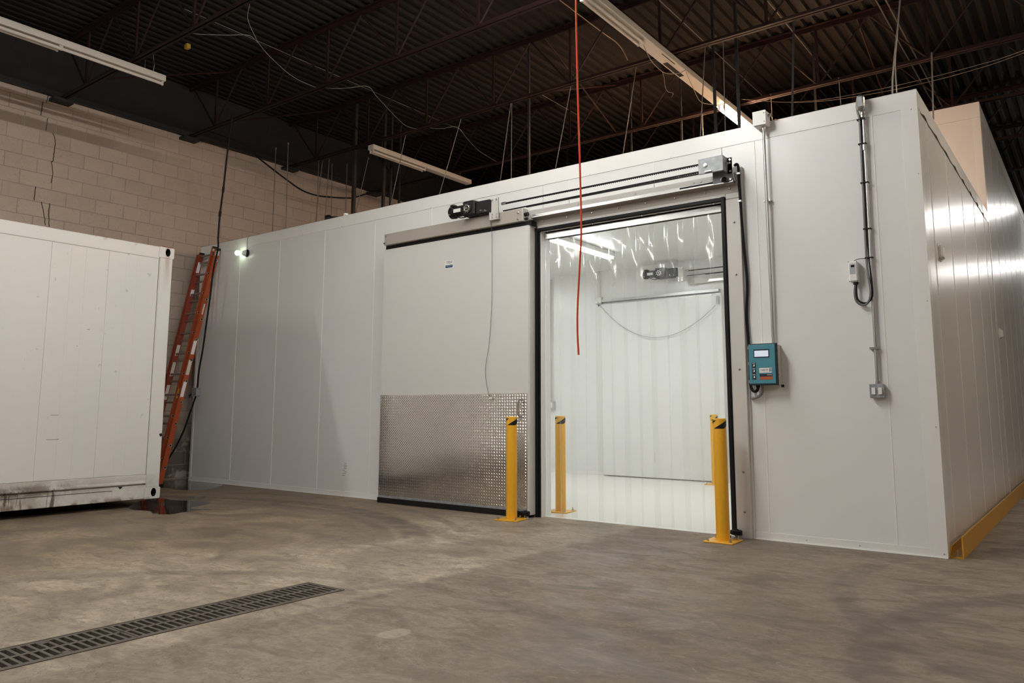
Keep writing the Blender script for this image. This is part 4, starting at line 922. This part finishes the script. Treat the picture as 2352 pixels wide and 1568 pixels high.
cp_('bottom_rail_lower', CONT, MB().cbox(AX1 - 0.045, AX1 - 0.004, AY0, AY1 - 0.160, AZ0, AZ0 + 0.152, 0.005).box(AX1 - 0.005, AX1 - 0.001, -2.42, AY1 - 0.17, AZ0 + 0.02, AZ0 + 0.118))
cp_('rail_seam', HOLE, MB().box(AX1 - 0.0045, AX1 - 0.0015, AY0, -2.10, AZ0 + 0.112, AZ0 + 0.116))
cp_('rail_notch', HOLE, MB().prism([(AX1 - 0.0025, -2.36, AZ0 + 0.150), (AX1 - 0.0025, -2.31, AZ0 + 0.150), (AX1 - 0.0025, -2.335, AZ0 + 0.125)], (0.002, 0, 0)))
cp_('corner_post', CONT, MB().cbox(AX1 - 0.15, AX1 + 0.0, AY1 - 0.165, AY1 - 0.01, AZ0 + 0.12, AZ1 - 0.118, 0.008))
def casting(z0, z1, nm):
    # corner casting with a real oval pocket on its outer face
    y0, y1 = AY1 - 0.180, AY1 + 0.0; xf = AX1 + 0.004; cyc, czc = (y0 + y1) / 2 + 0.015, (z0 + z1) / 2 + 0.004
    mb = MB(); n_ = 32; inner, outer = [], []
    for i in range(n_):
        a = 2 * PI * i / n_; inner.append((cyc + 0.030 * math.cos(a), czc + 0.047 * math.sin(a)))
        ca, sa = math.cos(a), math.sin(a); hy = (y1 - cyc) if ca > 0 else (cyc - y0); hz = (z1 - czc) if sa > 0 else (czc - z0)
        s_ = min(hy / abs(ca) if abs(ca) > 1e-6 else 9, hz / abs(sa) if abs(sa) > 1e-6 else 9); outer.append((cyc + s_ * ca, czc + s_ * sa))
    dp_ = 0.05
    vs = [(xf, *p) for p in outer] + [(xf, *p) for p in inner] + [(xf - dp_, *p) for p in inner] + [(xf - 0.17, *p) for p in outer]
    fs = []
    for i in range(n_):
        j = (i + 1) % n_; fs += [(i, j, n_ + j, n_ + i), (i, 3 * n_ + i, 3 * n_ + j, j)]
    fs.append(tuple(range(3 * n_, 4 * n_)))
    mb.add(vs, fs); o = cp_('corner_casting', CONT, mb)
    vs2 = [(xf - 0.004, *p) for p in inner] + [(xf - 0.12, *p) for p in inner]
    MB().add(vs2, [(i, (i + 1) % n_, n_ + (i + 1) % n_, n_ + i) for i in range(n_)] + [tuple(range(n_, 2 * n_))]).build('pocket', HOLE, o)  # pocket walls coloured near black to stand for the shade inside
    return cyc, czc
casting(AZ1 - 0.122, AZ1 + 0.004, 't'); casting(AZ0 - 0.002, AZ0 + 0.124, 'b')
cp_('rust_lip', RUST, MB().box(AX1 - 0.01, AX1 + 0.0055, AY1 - 0.15, AY1 - 0.02, AZ1 + 0.0035, AZ1 + 0.011))
cp_('dent', HOLE, MB().prism([(AX1 + 0.0005, AY1 - 0.02, 0.80), (AX1 + 0.0005, AY1 - 0.05, 0.79), (AX1 + 0.0005, AY1 - 0.035, 0.76), (AX1 + 0.0005, AY1 - 0.012, 0.77)], (0.002, 0, 0)))
cp_('end_frame', CONT, MB().box(AX0, AX1 - 0.19, AY1 - 0.19, AY1 - 0.005, AZ0, AZ1 - 0.01))
cp_('underframe', POST, MB().box(AX0 + 0.1, AX1 - 0.25, AY0 + 0.1, AY1 - 0.3, AZ0 + 0.02, AZ0 + 0.14))
for y in (-2.6, -7.4):
    for x in (-9.6, -8.1): cp_('support_block', TIMBER, MB().box(x - 0.1, x + 0.1, y - 0.2, y + 0.2, 0.0, AZ0 + 0.02))
# scrape marks
for y, z, w_ in ((-3.05, 1.005, 0.07), (-3.05, 0.76, 0.12), (-2.63, 2.56, 0.012), (-2.78, 1.90, 0.03), (-2.88, 1.72, 0.010)):
    cp_('scrape', TAUPE, MB().box(AX1 - 0.0105, AX1 - 0.0085, y - w_ / 2, y + w_ / 2, z - 0.004, z + 0.004))
# puddle and damp
def flat(name, poly, z, m, lb, cat):
    pts = smoothpts([(a, b, z) for a, b in poly] + [(*poly[0], z)], 4)[:-1]
    mb = MB().add(pts, [tuple(range(len(pts)))]); return tag(mb.build(name, m), lb, cat, kind='stuff')
flat('puddle', [(-7.32, -2.25), (-7.11, -2.2), (-6.9, -2.28), (-6.76, -2.25), (-6.7, -2.18), (-6.76, -2.03), (-6.78, -1.83), (-6.72, -1.72), (-6.92, -1.81), (-7.06, -1.77), (-7.15, -1.54), (-7.29, -1.38), (-7.48, -1.37), (-7.65, -1.43), (-7.9, -1.52), (-8.15, -1.5), (-8.13, -1.75), (-7.6, -2.18)], 0.0015, PUD, 'dark puddle on the floor under the container corner', 'puddle')
flat('puddle', [(-7.97, -1.22), (-7.98, -1.14), (-7.86, -1.1), (-7.82, -1.18), (-7.88, -1.24)], 0.0015, PUD, 'tiny dark puddle behind the big one', 'puddle')
flat('wet_patch', [(-10.4, -1.3), (-10.42, 0.15), (-10.12, 0.15), (-10.1, -0.02), (-9.21, -0.03), (-8.83, -0.35), (-8.67, -0.65), (-8.97, -0.85), (-9.35, -0.83), (-9.6, -1.2)], 0.001, WETM, 'wet floor patch at the left foot of the cold room', 'wet patch')

# ================================================================== LADDER
ld = thing('extension_ladder', 'orange fibreglass extension ladder leaning at the left end of the cold room', 'ladder', (-9.88, -0.77, 0.0))
S = 0.203
def ly(z, off): return -0.795 + S * z + off
def rail(x0, x1, z0, z1, off, m_, nm, dep=0.075):
    vs = []
    for z in (z0, z1):
        y = ly(z, off); vs += [(x0, y, z), (x1, y, z), (x1, y + dep, z), (x0, y + dep, z)]
    mb = MB().add(vs, [(0, 3, 2, 1), (4, 5, 6, 7), (0, 1, 5, 4), (1, 2, 6, 5), (2, 3, 7, 6), (3, 0, 4, 7)])
    o = mb.build(nm, m_, ld); o.location = (9.88, 0.77, 0); return o
rail(-10.030, -9.998, 0.30, 3.47, 0.0, FIBRED, 'fly_rail'); rail(-9.700, -9.668, 0.30, 3.53, 0.0, FIBRE, 'fly_rail')
rail(-10.085, -10.050, 0.02, 3.44, 0.0, FIBRED, 'base_rail'); rail(-9.600, -9.568, 0.02, 3.49, 0.0, FIBRE, 'base_rail')
for x, z, off in ((-10.032, 3.47, 0.0), (-9.702, 3.53, 0.0), (-9.602, 3.49, 0.0), (-10.087, 3.44, 0.0)):
    vs = [(x, ly(z, off) - 0.004, z - 0.03), (x + 0.036, ly(z, off) - 0.004, z - 0.03), (x + 0.036, ly(z, off) + 0.074, z - 0.03), (x, ly(z, off) + 0.074, z - 0.03)]
    o = MB().prism(vs, (0, 0.005, 0.036)).build('rail_cap', BLACKP, ld); o.location = (9.88, 0.77, 0)
z = 0.30
while z < 3.45:
    for off, xa, xb, zz_ in ((0.030, -9.998, -9.668, z + 0.06), (0.050, -10.050, -9.568, z - 0.05)):
        if zz_ < 0.1: continue
        y = ly(zz_, off)
        o = MB().cyl((xa - 0.02, y, zz_), (xb + 0.002, y, zz_), 0.016, 10).build('rung', RUNG, ld, True); o.location = (9.88, 0.77, 0)
        r_ = MB().torus((xb + 0.002, y, zz_), (1, 0, 0), 0.017, 0.004, 14, 5).build('rung_collar', ALU, o, True)
        MB().cyl((xb + 0.0025, y, zz_), (xb + 0.0035, y, zz_), 0.0155, 12).build('rung_bore', HOLE, o)
    z += 0.305
def sticker(xf, z0, z1, off, m_, y0=0.012, y1=0.063, side=True):
    if side: vs = [(xf, ly(z0, off) + y0, z0), (xf, ly(z0, off) + y1, z0), (xf, ly(z1, off) + y1, z1), (xf, ly(z1, off) + y0, z1)]; v_ = (0.0012, 0, 0)
    o = MB().prism(vs, v_).build('sticker', m_, ld); o.location = (9.88, 0.77, 0)
for z0, z1, m_ in ((1.86, 2.06, WHITEPL), (1.56, 1.78, BEIGEPL), (1.24, 1.46, WHITEPL)): sticker(-9.568, z0, z1, 0.0, m_)
sticker(-9.568, 2.46, 2.62, 0.0, BEIGEPL, 0.025, 0.05); sticker(-9.568, 3.38, 3.45, 0.0, BEIGEPL, 0.006, 0.07); sticker(-9.668, 3.46, 3.52, 0.0, WHITEPL, 0.006, 0.07)
sticker(-9.668, 1.22, 1.36, 0.0, YTAG); sticker(-9.668, 3.02, 3.08, 0.0, YTAG, 0.03, 0.07)
sticker(-9.998, 3.15, 3.32, 0.0, WHITEPL); sticker(-9.998, 2.78, 2.88, 0.0, WHITEPL); sticker(-9.998, 1.86, 2.02, 0.0, BEIGEPL); sticker(-9.998, 1.55, 1.76, 0.0, BEIGEPL); sticker(-9.998, 1.2, 1.42, 0.0, BEIGEPL)
for x in (-10.084, -9.600):
    o = MB().cbox(x - 0.012, x + 0.045, -0.84, -0.70, 0.0, 0.03, 0.006).build('foot', RUBBER, ld); o.location = (9.88, 0.77, 0)
# black drop cable with box
dc = thing('drop_cable', 'thick black cable dropping from the roof past the ladder to the floor', 'cable', (-9.4, -0.25, 0))
def dcp(n_, m_, mb): o = mb.build(n_, m_, dc, True); o.location = (9.4, 0.25, 0); return o
dcp('upper_conduit', CABLE, MB().tube([(-8.98, -0.30, 5.40), (-9.054, -0.30, 4.88), (-9.115, -0.30, 4.28), (-9.17, -0.30, 3.93), (-9.20, -0.29, 3.55)], 0.014, 8))
dcp('couplings', CABLE, MB().cyl((-9.112, -0.30, 4.32), (-9.12, -0.30, 4.24), 0.019, 8).cyl((-9.165, -0.30, 3.96), (-9.172, -0.30, 3.88), 0.020, 8))
dcp('lower_run', CABLE, MB().tube(smoothpts([(-9.20, -0.29, 3.55), (-9.255, -0.25, 3.42), (-9.345, -0.25, 3.106), (-9.39, -0.25, 2.72), (-9.44, -0.25, 2.4), (-9.51, -0.25, 1.95), (-9.58, -0.25, 1.635), (-9.60, -0.25, 1.38), (-9.62, -0.26, 1.24), (-9.68, -0.30, 1.0), (-9.75, -0.34, 0.75), (-9.86, -0.40, 0.49), (-9.96, -0.48, 0.28), (-10.06, -0.58, 0.08), (-10.1, -0.66, 0.02)]), 0.013, 8))
hb = thing('handy_box', 'grey steel electrical box on the black cable beside the ladder', 'electrical box', (-9.595, -0.27, 1.315))
MB().cbox(-0.055, 0.055, -0.03, 0.035, -0.06, 0.06, 0.006).build('box', GALV, hb); MB().box(-0.058, 0.058, -0.034, -0.030, -0.062, 0.062).build('cover', GALV, hb)
for x, z in ((0.02, 0.02), (-0.01, -0.02), (0.045, -0.05), (-0.045, 0.05)): MB().cyl((x, -0.034, z), (x, -0.040, z), 0.007, 8).build('screw', STEEL, hb)
MB().cyl((-0.06, -0.01, -0.01), (-0.15, -0.02, -0.05), 0.008, 6).cyl((-0.06, -0.01, -0.02), (-0.13, -0.03, -0.075), 0.006, 6).build('pigtail', CABLE, hb)

# ================================================================== HANGERS
HG = 'hanger rods'
rods = [((-5.36, 1.79), (-5.37, 1.79)), ((-5.37, 1.79), (-5.95, 2.11)), ((-4.37, 1.81), (-4.80, 1.81)), ((-3.39, 1.81), (-3.74, 1.81)), ((-2.48, 1.83), (-2.64, 1.83)), ((-2.25, 1.81), (-2.27, 1.81)), ((-3.37, 3.80), (-3.37, 3.80)),
        ((-1.46, 3.80), (-1.42, 3.80)), ((-2.36, 3.80), (-2.33, 3.80)), ((-9.77, 1.04), (-9.77, 1.04)), ((-9.41, 1.02), (-9.38, 1.02)), ((-9.67, 1.86), (-9.67, 1.86)), ((-9.69, 1.96), (-9.92, 1.96)), ((-9.52, 1.97), (-9.63, 1.97)),
        ((-9.70, 2.18), (-9.65, 2.18)), ((-9.48, 2.34), (-9.47, 2.34)), ((-8.9, 2.32), (-9.46, 2.32)), ((-7.53, 1.86), (-8.03, 1.86)), ((-6.35, 1.85), (-7.05, 1.85))]
ORD = ['first', 'second', 'third', 'fourth', 'fifth', 'sixth', 'seventh', 'eighth', 'ninth', 'tenth', 'eleventh', 'twelfth', 'thirteenth', 'fourteenth', 'fifteenth', 'sixteenth', 'seventeenth', 'eighteenth', 'nineteenth', 'twentieth']
def img_x(x, y, z):
    dd = Vector((x, y, z)) - CAM; return dd.dot(R_) / dd.dot(fwd)
rods.sort(key=lambda r_: img_x((r_[0][0] + r_[1][0]) / 2, r_[0][1], 4.8))
for (xa, ya), (xb, yb) in rods:
    o = MB().cyl((xa, ya, 5.42), (xb, yb, H), 0.006, 6).cyl((xa, ya, 5.40), (xa, ya, 5.432), 0.014, 6).build('hanger_rod', ROD)
    tag(o, 'thin hanger rod above the cold room roof, %s from the left' % ORD[rods.index(((xa, ya), (xb, yb)))], 'rod', HG)
tag(MB().cyl((-0.35, 3.70, 5.42), (-0.42, 3.70, H), 0.010, 6).build('hanger_rod', ROD), 'warm-lit hanger rod standing out in front of the taller room', 'rod', HG)
tag(MB().cyl((-1.44, 1.85, 5.42), (-1.55, 1.85, H), 0.013, 6).build('hanger_rod', POST), 'dark hanger rod with a bright clip right of the white junction box', 'rod', HG)
tag(MB().tube(smoothpts([(-0.38, 2.08, 5.55), (-0.44, 2.08, 5.1), (-0.50, 2.08, 4.7), (-0.53, 2.08, 4.38), (-0.54, 2.08, 3.6)]), 0.010, 6).build('hanging_wire', ROD), 'left of two loose cables hanging above the right conduit', 'cable', 'loose hanging cables')
tag(MB().tube(smoothpts([(-0.38, 2.08, 5.55), (-0.45, 2.08, 5.0), (-0.485, 2.08, 4.7), (-0.49, 2.08, 4.3), (-0.50, 2.08, 3.6)]), 0.007, 6).build('hanging_wire', ROD), 'right of two loose cables hanging above the right conduit', 'cable', 'loose hanging cables')
for k_, (x, y, r_) in enumerate(sorted(((-8.68, 1.82, 0.026), (-8.45, 2.27, 0.022), (-8.56, 2.54, 0.016), (-8.9, 3.08, 0.016), (-2.52, 2.17, 0.015), (-5.14, 1.9, 0.014), (-2.2, 2.10, 0.016), (-3.75, 3.9, 0.012), (-4.6, 3.9, 0.012), (-1.9, 4.3, 0.014)), key=lambda p_: img_x(p_[0], p_[1], 4.8))):
    tag(MB().box(x - r_, x + r_, y - r_, y + r_, H, ZD).build('hanger_post', POST), 'thick dark hanger post above the cold room roof, %s from the left' % ORD[k_], 'post', 'dark hanger posts')
# rod tips: wall side long rod
# ================================================================== LIGHT FIXTURES
ZF = 5.25
def fixture(lb, x, y0, y1, tubes, lit=None, power=0, colr=None, bare=None, wdt=0.13):
    yc = (y0 + y1) / 2; t_ = thing('strip_light', lb, 'light fixture', (x, yc, ZF), 'fluorescent strip lights')
    hw_ = wdt / 2
    MB().cbox(-hw_, hw_, y0 - yc, y1 - yc, -0.035, 0.045, 0.006).build('housing', FIXW, t_)
    LT = lit_tube(power, lit[1] - lit[0], colr) if power else None
    for (ta, tb_, xs_) in tubes:
        for xo in xs_:
            is_lit = lit and ta >= lit[0] - 1e-6 and tb_ <= lit[1] + 1e-6
            MB().cyl((xo, ta - yc, -0.068), (xo, tb_ - yc, -0.068), 0.0185, 12).build('tube', LT if is_lit else TUBE, t_, True)
            for e in (ta, tb_): MB().cbox(xo - 0.012, xo + 0.012, e - yc - 0.012, e - yc + 0.012, -0.090, -0.034, 0.003).build('tube_holder', FIXW, t_)
    for yy in (y0 + 0.25, y1 - 0.25): MB().cyl((0, yy - yc, 0.045), (0, yy - yc, 0.17 if abs(yy) < 99 else 0.2), 0.004, 5).build('hanger_wire', ROD, t_)
    return t_
T2 = (-0.033, 0.033)
fixture('unlit strip light hanging above the white container, top left', -8.30, -6.65, -1.73, [(-2.97, -1.76, (0.033,)), (-4.19, -2.99, T2), (-5.42, -4.21, T2), (-6.63, -5.43, T2)])
fixture('unlit strip light far back over the left part of the cold room', -8.09, 1.63, 4.08, [(1.66, 2.86, T2)])
fr1 = fixture('long strip light running back over the cold room, half bare', -2.87, -0.32, 3.22, [(-0.29, 0.92, T2)], wdt=0.16)
MB().box(-0.06, 0.0, 0.15, 0.62, -0.038, -0.034).box(0.045, 0.055, -0.1, 0.25, -0.037, -0.034).build('channel_opening', HOLE, fr1)
fixture('lit warm strip light end glowing above the cold room roof', -2.87, 3.24, 4.80, [(3.28, 4.76, T2)], (3.28, 4.76), P_WARM, COL_WARM, wdt=0.16)
HALL = [(-2.80, -0.36), (-5.26, -2.82), (-7.72, -5.28), (-10.18, -7.74), (-12.64, -10.20)]
for i, (a, b) in enumerate(HALL):
    fixture('strip light out of view in the middle row, %s from the front' % ('first', 'second', 'third', 'fourth', 'fifth')[i], -2.87, a, b, [(a + 0.02, (a + b) / 2 - 0.01, T2), ((a + b) / 2 + 0.01, b - 0.02, T2)], (a + 0.02, b - 0.02) if P_HALL[i] else None, P_HALL[i], COL_HALL, wdt=0.16)
for xr, rn, pw_ in ((-8.30, 'left', P_BACK[0]), (2.56, 'right', P_BACK[1])):  # the right row is added to lift the side and block walls
    for i, (a, b) in enumerate(HALL[3:]):
        fixture('lit strip light behind the viewer in the %s row, %s one' % (rn, ('nearer', 'farther')[i]), xr, a, b, [(a + 0.02, (a + b) / 2 - 0.01, T2), ((a + b) / 2 + 0.01, b - 0.02, T2)], (a + 0.02, b - 0.02), pw_, COL_HALL, wdt=0.16)
for i, (a, b) in enumerate([(-5.26, -2.82), (-0.34, 2.10), (4.58, 7.02)]):
    fixture('lit strip light out of view in the far right row, %s from the front' % ('first', 'second', 'third')[i], 7.6, a, b, [(a + 0.02, (a + b) / 2 - 0.01, T2), ((a + b) / 2 + 0.01, b - 0.02, T2)], (a + 0.02, b - 0.02), P_FAR_FILL, COL_FILL, wdt=0.16)
fixture('lit strip light out of view in the right row beside the cold room corner', 2.56, 0.2, 2.64, [(0.22, 1.41, T2), (1.43, 2.62, T2)], (0.22, 2.62), P_SIDE_FILL, COL_FILL, wdt=0.16)
def cross_fixture(lb, x0, x1, y, power):
    xc = (x0 + x1) / 2; t_ = thing('strip_light', lb, 'light fixture', (xc, y, ZF), 'fluorescent strip lights'); h_ = (x1 - x0) / 2
    MB().cbox(-h_, h_, -0.08, 0.08, -0.035, 0.045, 0.006).build('housing', FIXW, t_)
    for yo in T2: MB().cyl((-h_ + .03, yo, -0.068), (h_ - .03, yo, -0.068), 0.0185, 8).build('tube', lit_tube(power, 2 * h_, COL_HALL), t_, True)
cross_fixture('lit strip light across the side corridor, seen only as a reflection in the side wall', 0.5, 3.6, 12.0, P_CORR)
cross_fixture('second lit strip light farther down the side corridor, seen only as a reflection', 0.5, 3.6, 19.5, P_CORR)
# wires around the half bare fixture
WG = 'loose fixture wires'
tag(MB().tube(smoothpts([(-2.85, 0.93, 5.19), (-2.90, 1.2, 5.12), (-2.94, 1.476, 5.12), (-2.938, 1.70, 5.13), (-2.85, 1.85, 5.16), (-2.77, 1.90, 5.20)]), 0.004, 5).build('loose_wire', WIREW), 'loose wire drooping from the end of the dead tubes', 'wire', WG)
tag(MB().tube(smoothpts([(-2.79, 1.95, 5.2), (-2.88, 2.4, 5.13), (-2.95, 2.77, 5.12), (-2.90, 3.1, 5.18), (-2.87, 3.25, 5.2)]), 0.004, 5).build('loose_wire', WIREW), 'loose wire drooping towards the lit tube', 'wire', WG)
tag(MB().tube(smoothpts([(-2.94, 1.6, 5.12), (-3.01, 1.8, 5.13), (-3.10, 2.0, 5.13), (-3.154, 2.187, 5.12), (-3.12, 2.28, 5.12), (-3.175, 2.345, 5.10)]), 0.003, 5).build('loose_wire', WIREC), 'kinked stray wire end hanging left of the half bare fixture', 'wire', WG)
tag(MB().tube(smoothpts([(-8.30, -1.89, 5.57), (-8.285, -1.88, 5.45), (-8.275, -1.875, 5.38), (-8.295, -1.875, 5.30)]), 0.005, 5).build('fixture_lead', ROD), 'short wire above the right end of the unlit strip light', 'wire')
# draped roof wires
WL = [[(-5.9, -2.09, 5.38), (-6.09, -1.99, 5.38), (-6.24, -1.9, 5.38), (-6.37, -1.79, 5.38), (-6.53, -1.62, 5.38), (-6.68, -1.45, 5.38), (-6.83, -1.23, 5.38), (-6.95, -1.01, 5.38), (-7.07, -0.77, 5.38), (-7.14, -0.57, 5.38), (-7.16, -0.4, 5.38), (-7.16, -0.2, 5.38)],
      [(-7.11, -2.11, 5.38), (-7.08, -2.05, 5.38), (-6.99, -1.95, 5.38), (-6.8, -1.79, 5.38), (-6.63, -1.67, 5.38), (-6.61, -1.59, 5.38), (-6.68, -1.46, 5.38)],
      [(-7.09, -0.14, 5.38), (-6.91, 0.01, 5.38), (-6.73, 0.09, 5.38), (-6.62, 0.13, 5.38), (-6.58, 0.19, 5.38), (-6.6, 0.27, 5.38), (-6.72, 0.47, 5.38), (-6.89, 0.82, 5.38), (-7.07, 1.2, 5.38), (-7.2, 1.54, 5.38), (-7.16, 1.75, 5.38)],
      [(-6.99, 1.8, 5.38), (-6.83, 1.95, 5.38), (-6.65, 1.99, 5.38), (-6.62, 2.1, 5.38), (-6.81, 2.52, 5.38), (-7.04, 3.1, 5.38), (-7.2, 3.78, 5.40)]]
for pts, lb in zip(WL, ['pale wire sweeping down from the top edge between two joists', 'short pale wire branching off the sweeping wire', 'pale wire draped between the second and third joist', 'pale wire draped beyond the third joist']):
    tag(MB().tube(smoothpts(pts, 5), 0.0038, 5).build('roof_wire', WIREW, None, True), lb, 'wire', 'draped roof wires')
tag(MB().tube(smoothpts([(-9.9, -0.17, 5.40), (-9.9, 0.5, 5.36), (-9.9, 0.81, 5.21), (-9.9, 1.12, 5.08), (-9.9, 1.4, 4.97), (-9.9, 1.7, 4.87), (-9.9, 2.02, 4.85), (-9.9, 2.36, 4.89), (-9.9, 2.74, 4.96), (-9.9, 2.93, 5.02), (-9.9, 3.31, 5.2), (-9.9, 3.8, 5.42)], 5), 0.014, 7).build('sagging_cable', CABLE, None, True), 'thick black cable sagging in front of the block wall', 'cable')
for pts, lb in (([(-2.6, 3.3, 5.25), (-2.04, 3.3, 5.07), (-1.53, 3.3, 4.98), (-0.93, 3.3, 4.95), (-0.37, 3.3, 4.95), (0.15, 3.3, 4.97), (0.6, 3.3, 5.02), (2.0, 3.3, 5.3), (2.6, 3.5, 5.42)], 'upper of two thin wires sagging across the top right'),
                ([(-2.6, 3.3, 5.25), (-2.04, 3.3, 5.07), (-1.53, 3.3, 4.96), (-0.93, 3.3, 4.91), (-0.48, 3.3, 4.9), (0.05, 3.3, 4.92), (0.6, 3.3, 4.99), (2.0, 3.3, 5.27), (2.6, 3.5, 5.42)], 'lower of two thin wires sagging across the top right')):
    tag(MB().tube(smoothpts(pts, 5), 0.0036, 5).build('sagging_wire', WIREC, None, True), lb, 'wire', 'wires sagging at top right')
tag(MB().cyl((-4.9, 4.2, 4.95), (-2.9, 3.9, 5.0), 0.008, 6).cyl((-2.9, 3.9, 5.0), (-2.3, 3.8, 5.05), 0.008, 6).build('tie_pipe', WIREC), 'thin pipe running low behind the cold room edge below the fixture', 'pipe')
# red cord in the foreground
tag(MB().tube(smoothpts([(-1.245, -3.05, 5.40), (-1.262, -3.0, 3.9), (-1.264, -3.0, 3.42), (-1.258, -3.0, 2.89), (-1.243, -3.0, 2.126), (-1.254, -3.0, 1.882), (-1.271, -3.0, 1.641), (-1.274, -3.0, 1.50), (-1.268, -3.0, 1.366)], 8), 0.0054, 8).build('red_cord', REDCORD, None, True), 'bright red-orange cord dangling from the roof in front of the doorway', 'cord')
tag(MB().cbox(-9.09, -9.01, -1.05, -0.99, 6.17, 6.24, 0.006).build('yellow_tag', YTAG), 'small yellow tag fixed under the roof deck at left', 'tag')

# ================================================================== TRENCH DRAIN
DL = ['drain grate section at the far end of the trench, near the doorway', 'second drain grate section from the far end of the trench', 'third drain grate section from the far end of the trench', 'fourth drain grate section, at the left edge of the picture', 'fifth drain grate section, out of view', 'sixth drain grate section, out of view']
SL = (DY1 - DY0) / 6
sec = MB(); x0, x1 = DX0 + 0.004, DX1 - 0.004; zt, zb = 0.003, -0.022; Ls = SL - 0.004
sec.box(x0, x0 + 0.022, 0, Ls, zb, zt).box(x1 - 0.022, x1, 0, Ls, zb, zt).box(-0.012 + (x0 + x1) / 2, 0.012 + (x0 + x1) / 2, 0, Ls, zb, zt)
sec.box(x0 + 0.022, x1 - 0.022, 0, 0.014, zb, zt).box(x0 + 0.022, x1 - 0.022, Ls - 0.014, Ls, zb, zt)
nb = 15
for i in range(1, nb):
    y = Ls * i / nb
    sec.box(x0 + 0.022, (x0 + x1) / 2 - 0.012, y - 0.0075, y + 0.0075, zb, zt).box((x0 + x1) / 2 + 0.012, x1 - 0.022, y - 0.0075, y + 0.0075, zb, zt)
for xl in (x0 + 0.022, x1 - 0.055): sec.box(xl, xl + 0.033, Ls * 0.5 - 0.022, Ls * 0.5 + 0.022, zb, zt)
sme = sec.mesh('drain_grate', CASTIRON)
for i in range(6):
    o = link('drain_grate', sme, None, (0, DY1 - SL * (i + 1) + 0.002, 0)); tag(o, DL[i], 'drain grate', 'trench drain grates')
(MB().box(DX0 - 0.012, DX0 + 0.002, DY0, DY1 + 0.012, -0.03, 0.004).box(DX1 - 0.002, DX1 + 0.012, DY0, DY1 + 0.012, -0.03, 0.004).box(DX0, DX1, DY1, DY1 + 0.012, -0.03, 0.004).build('drain_frame', CASTIRON, floor))
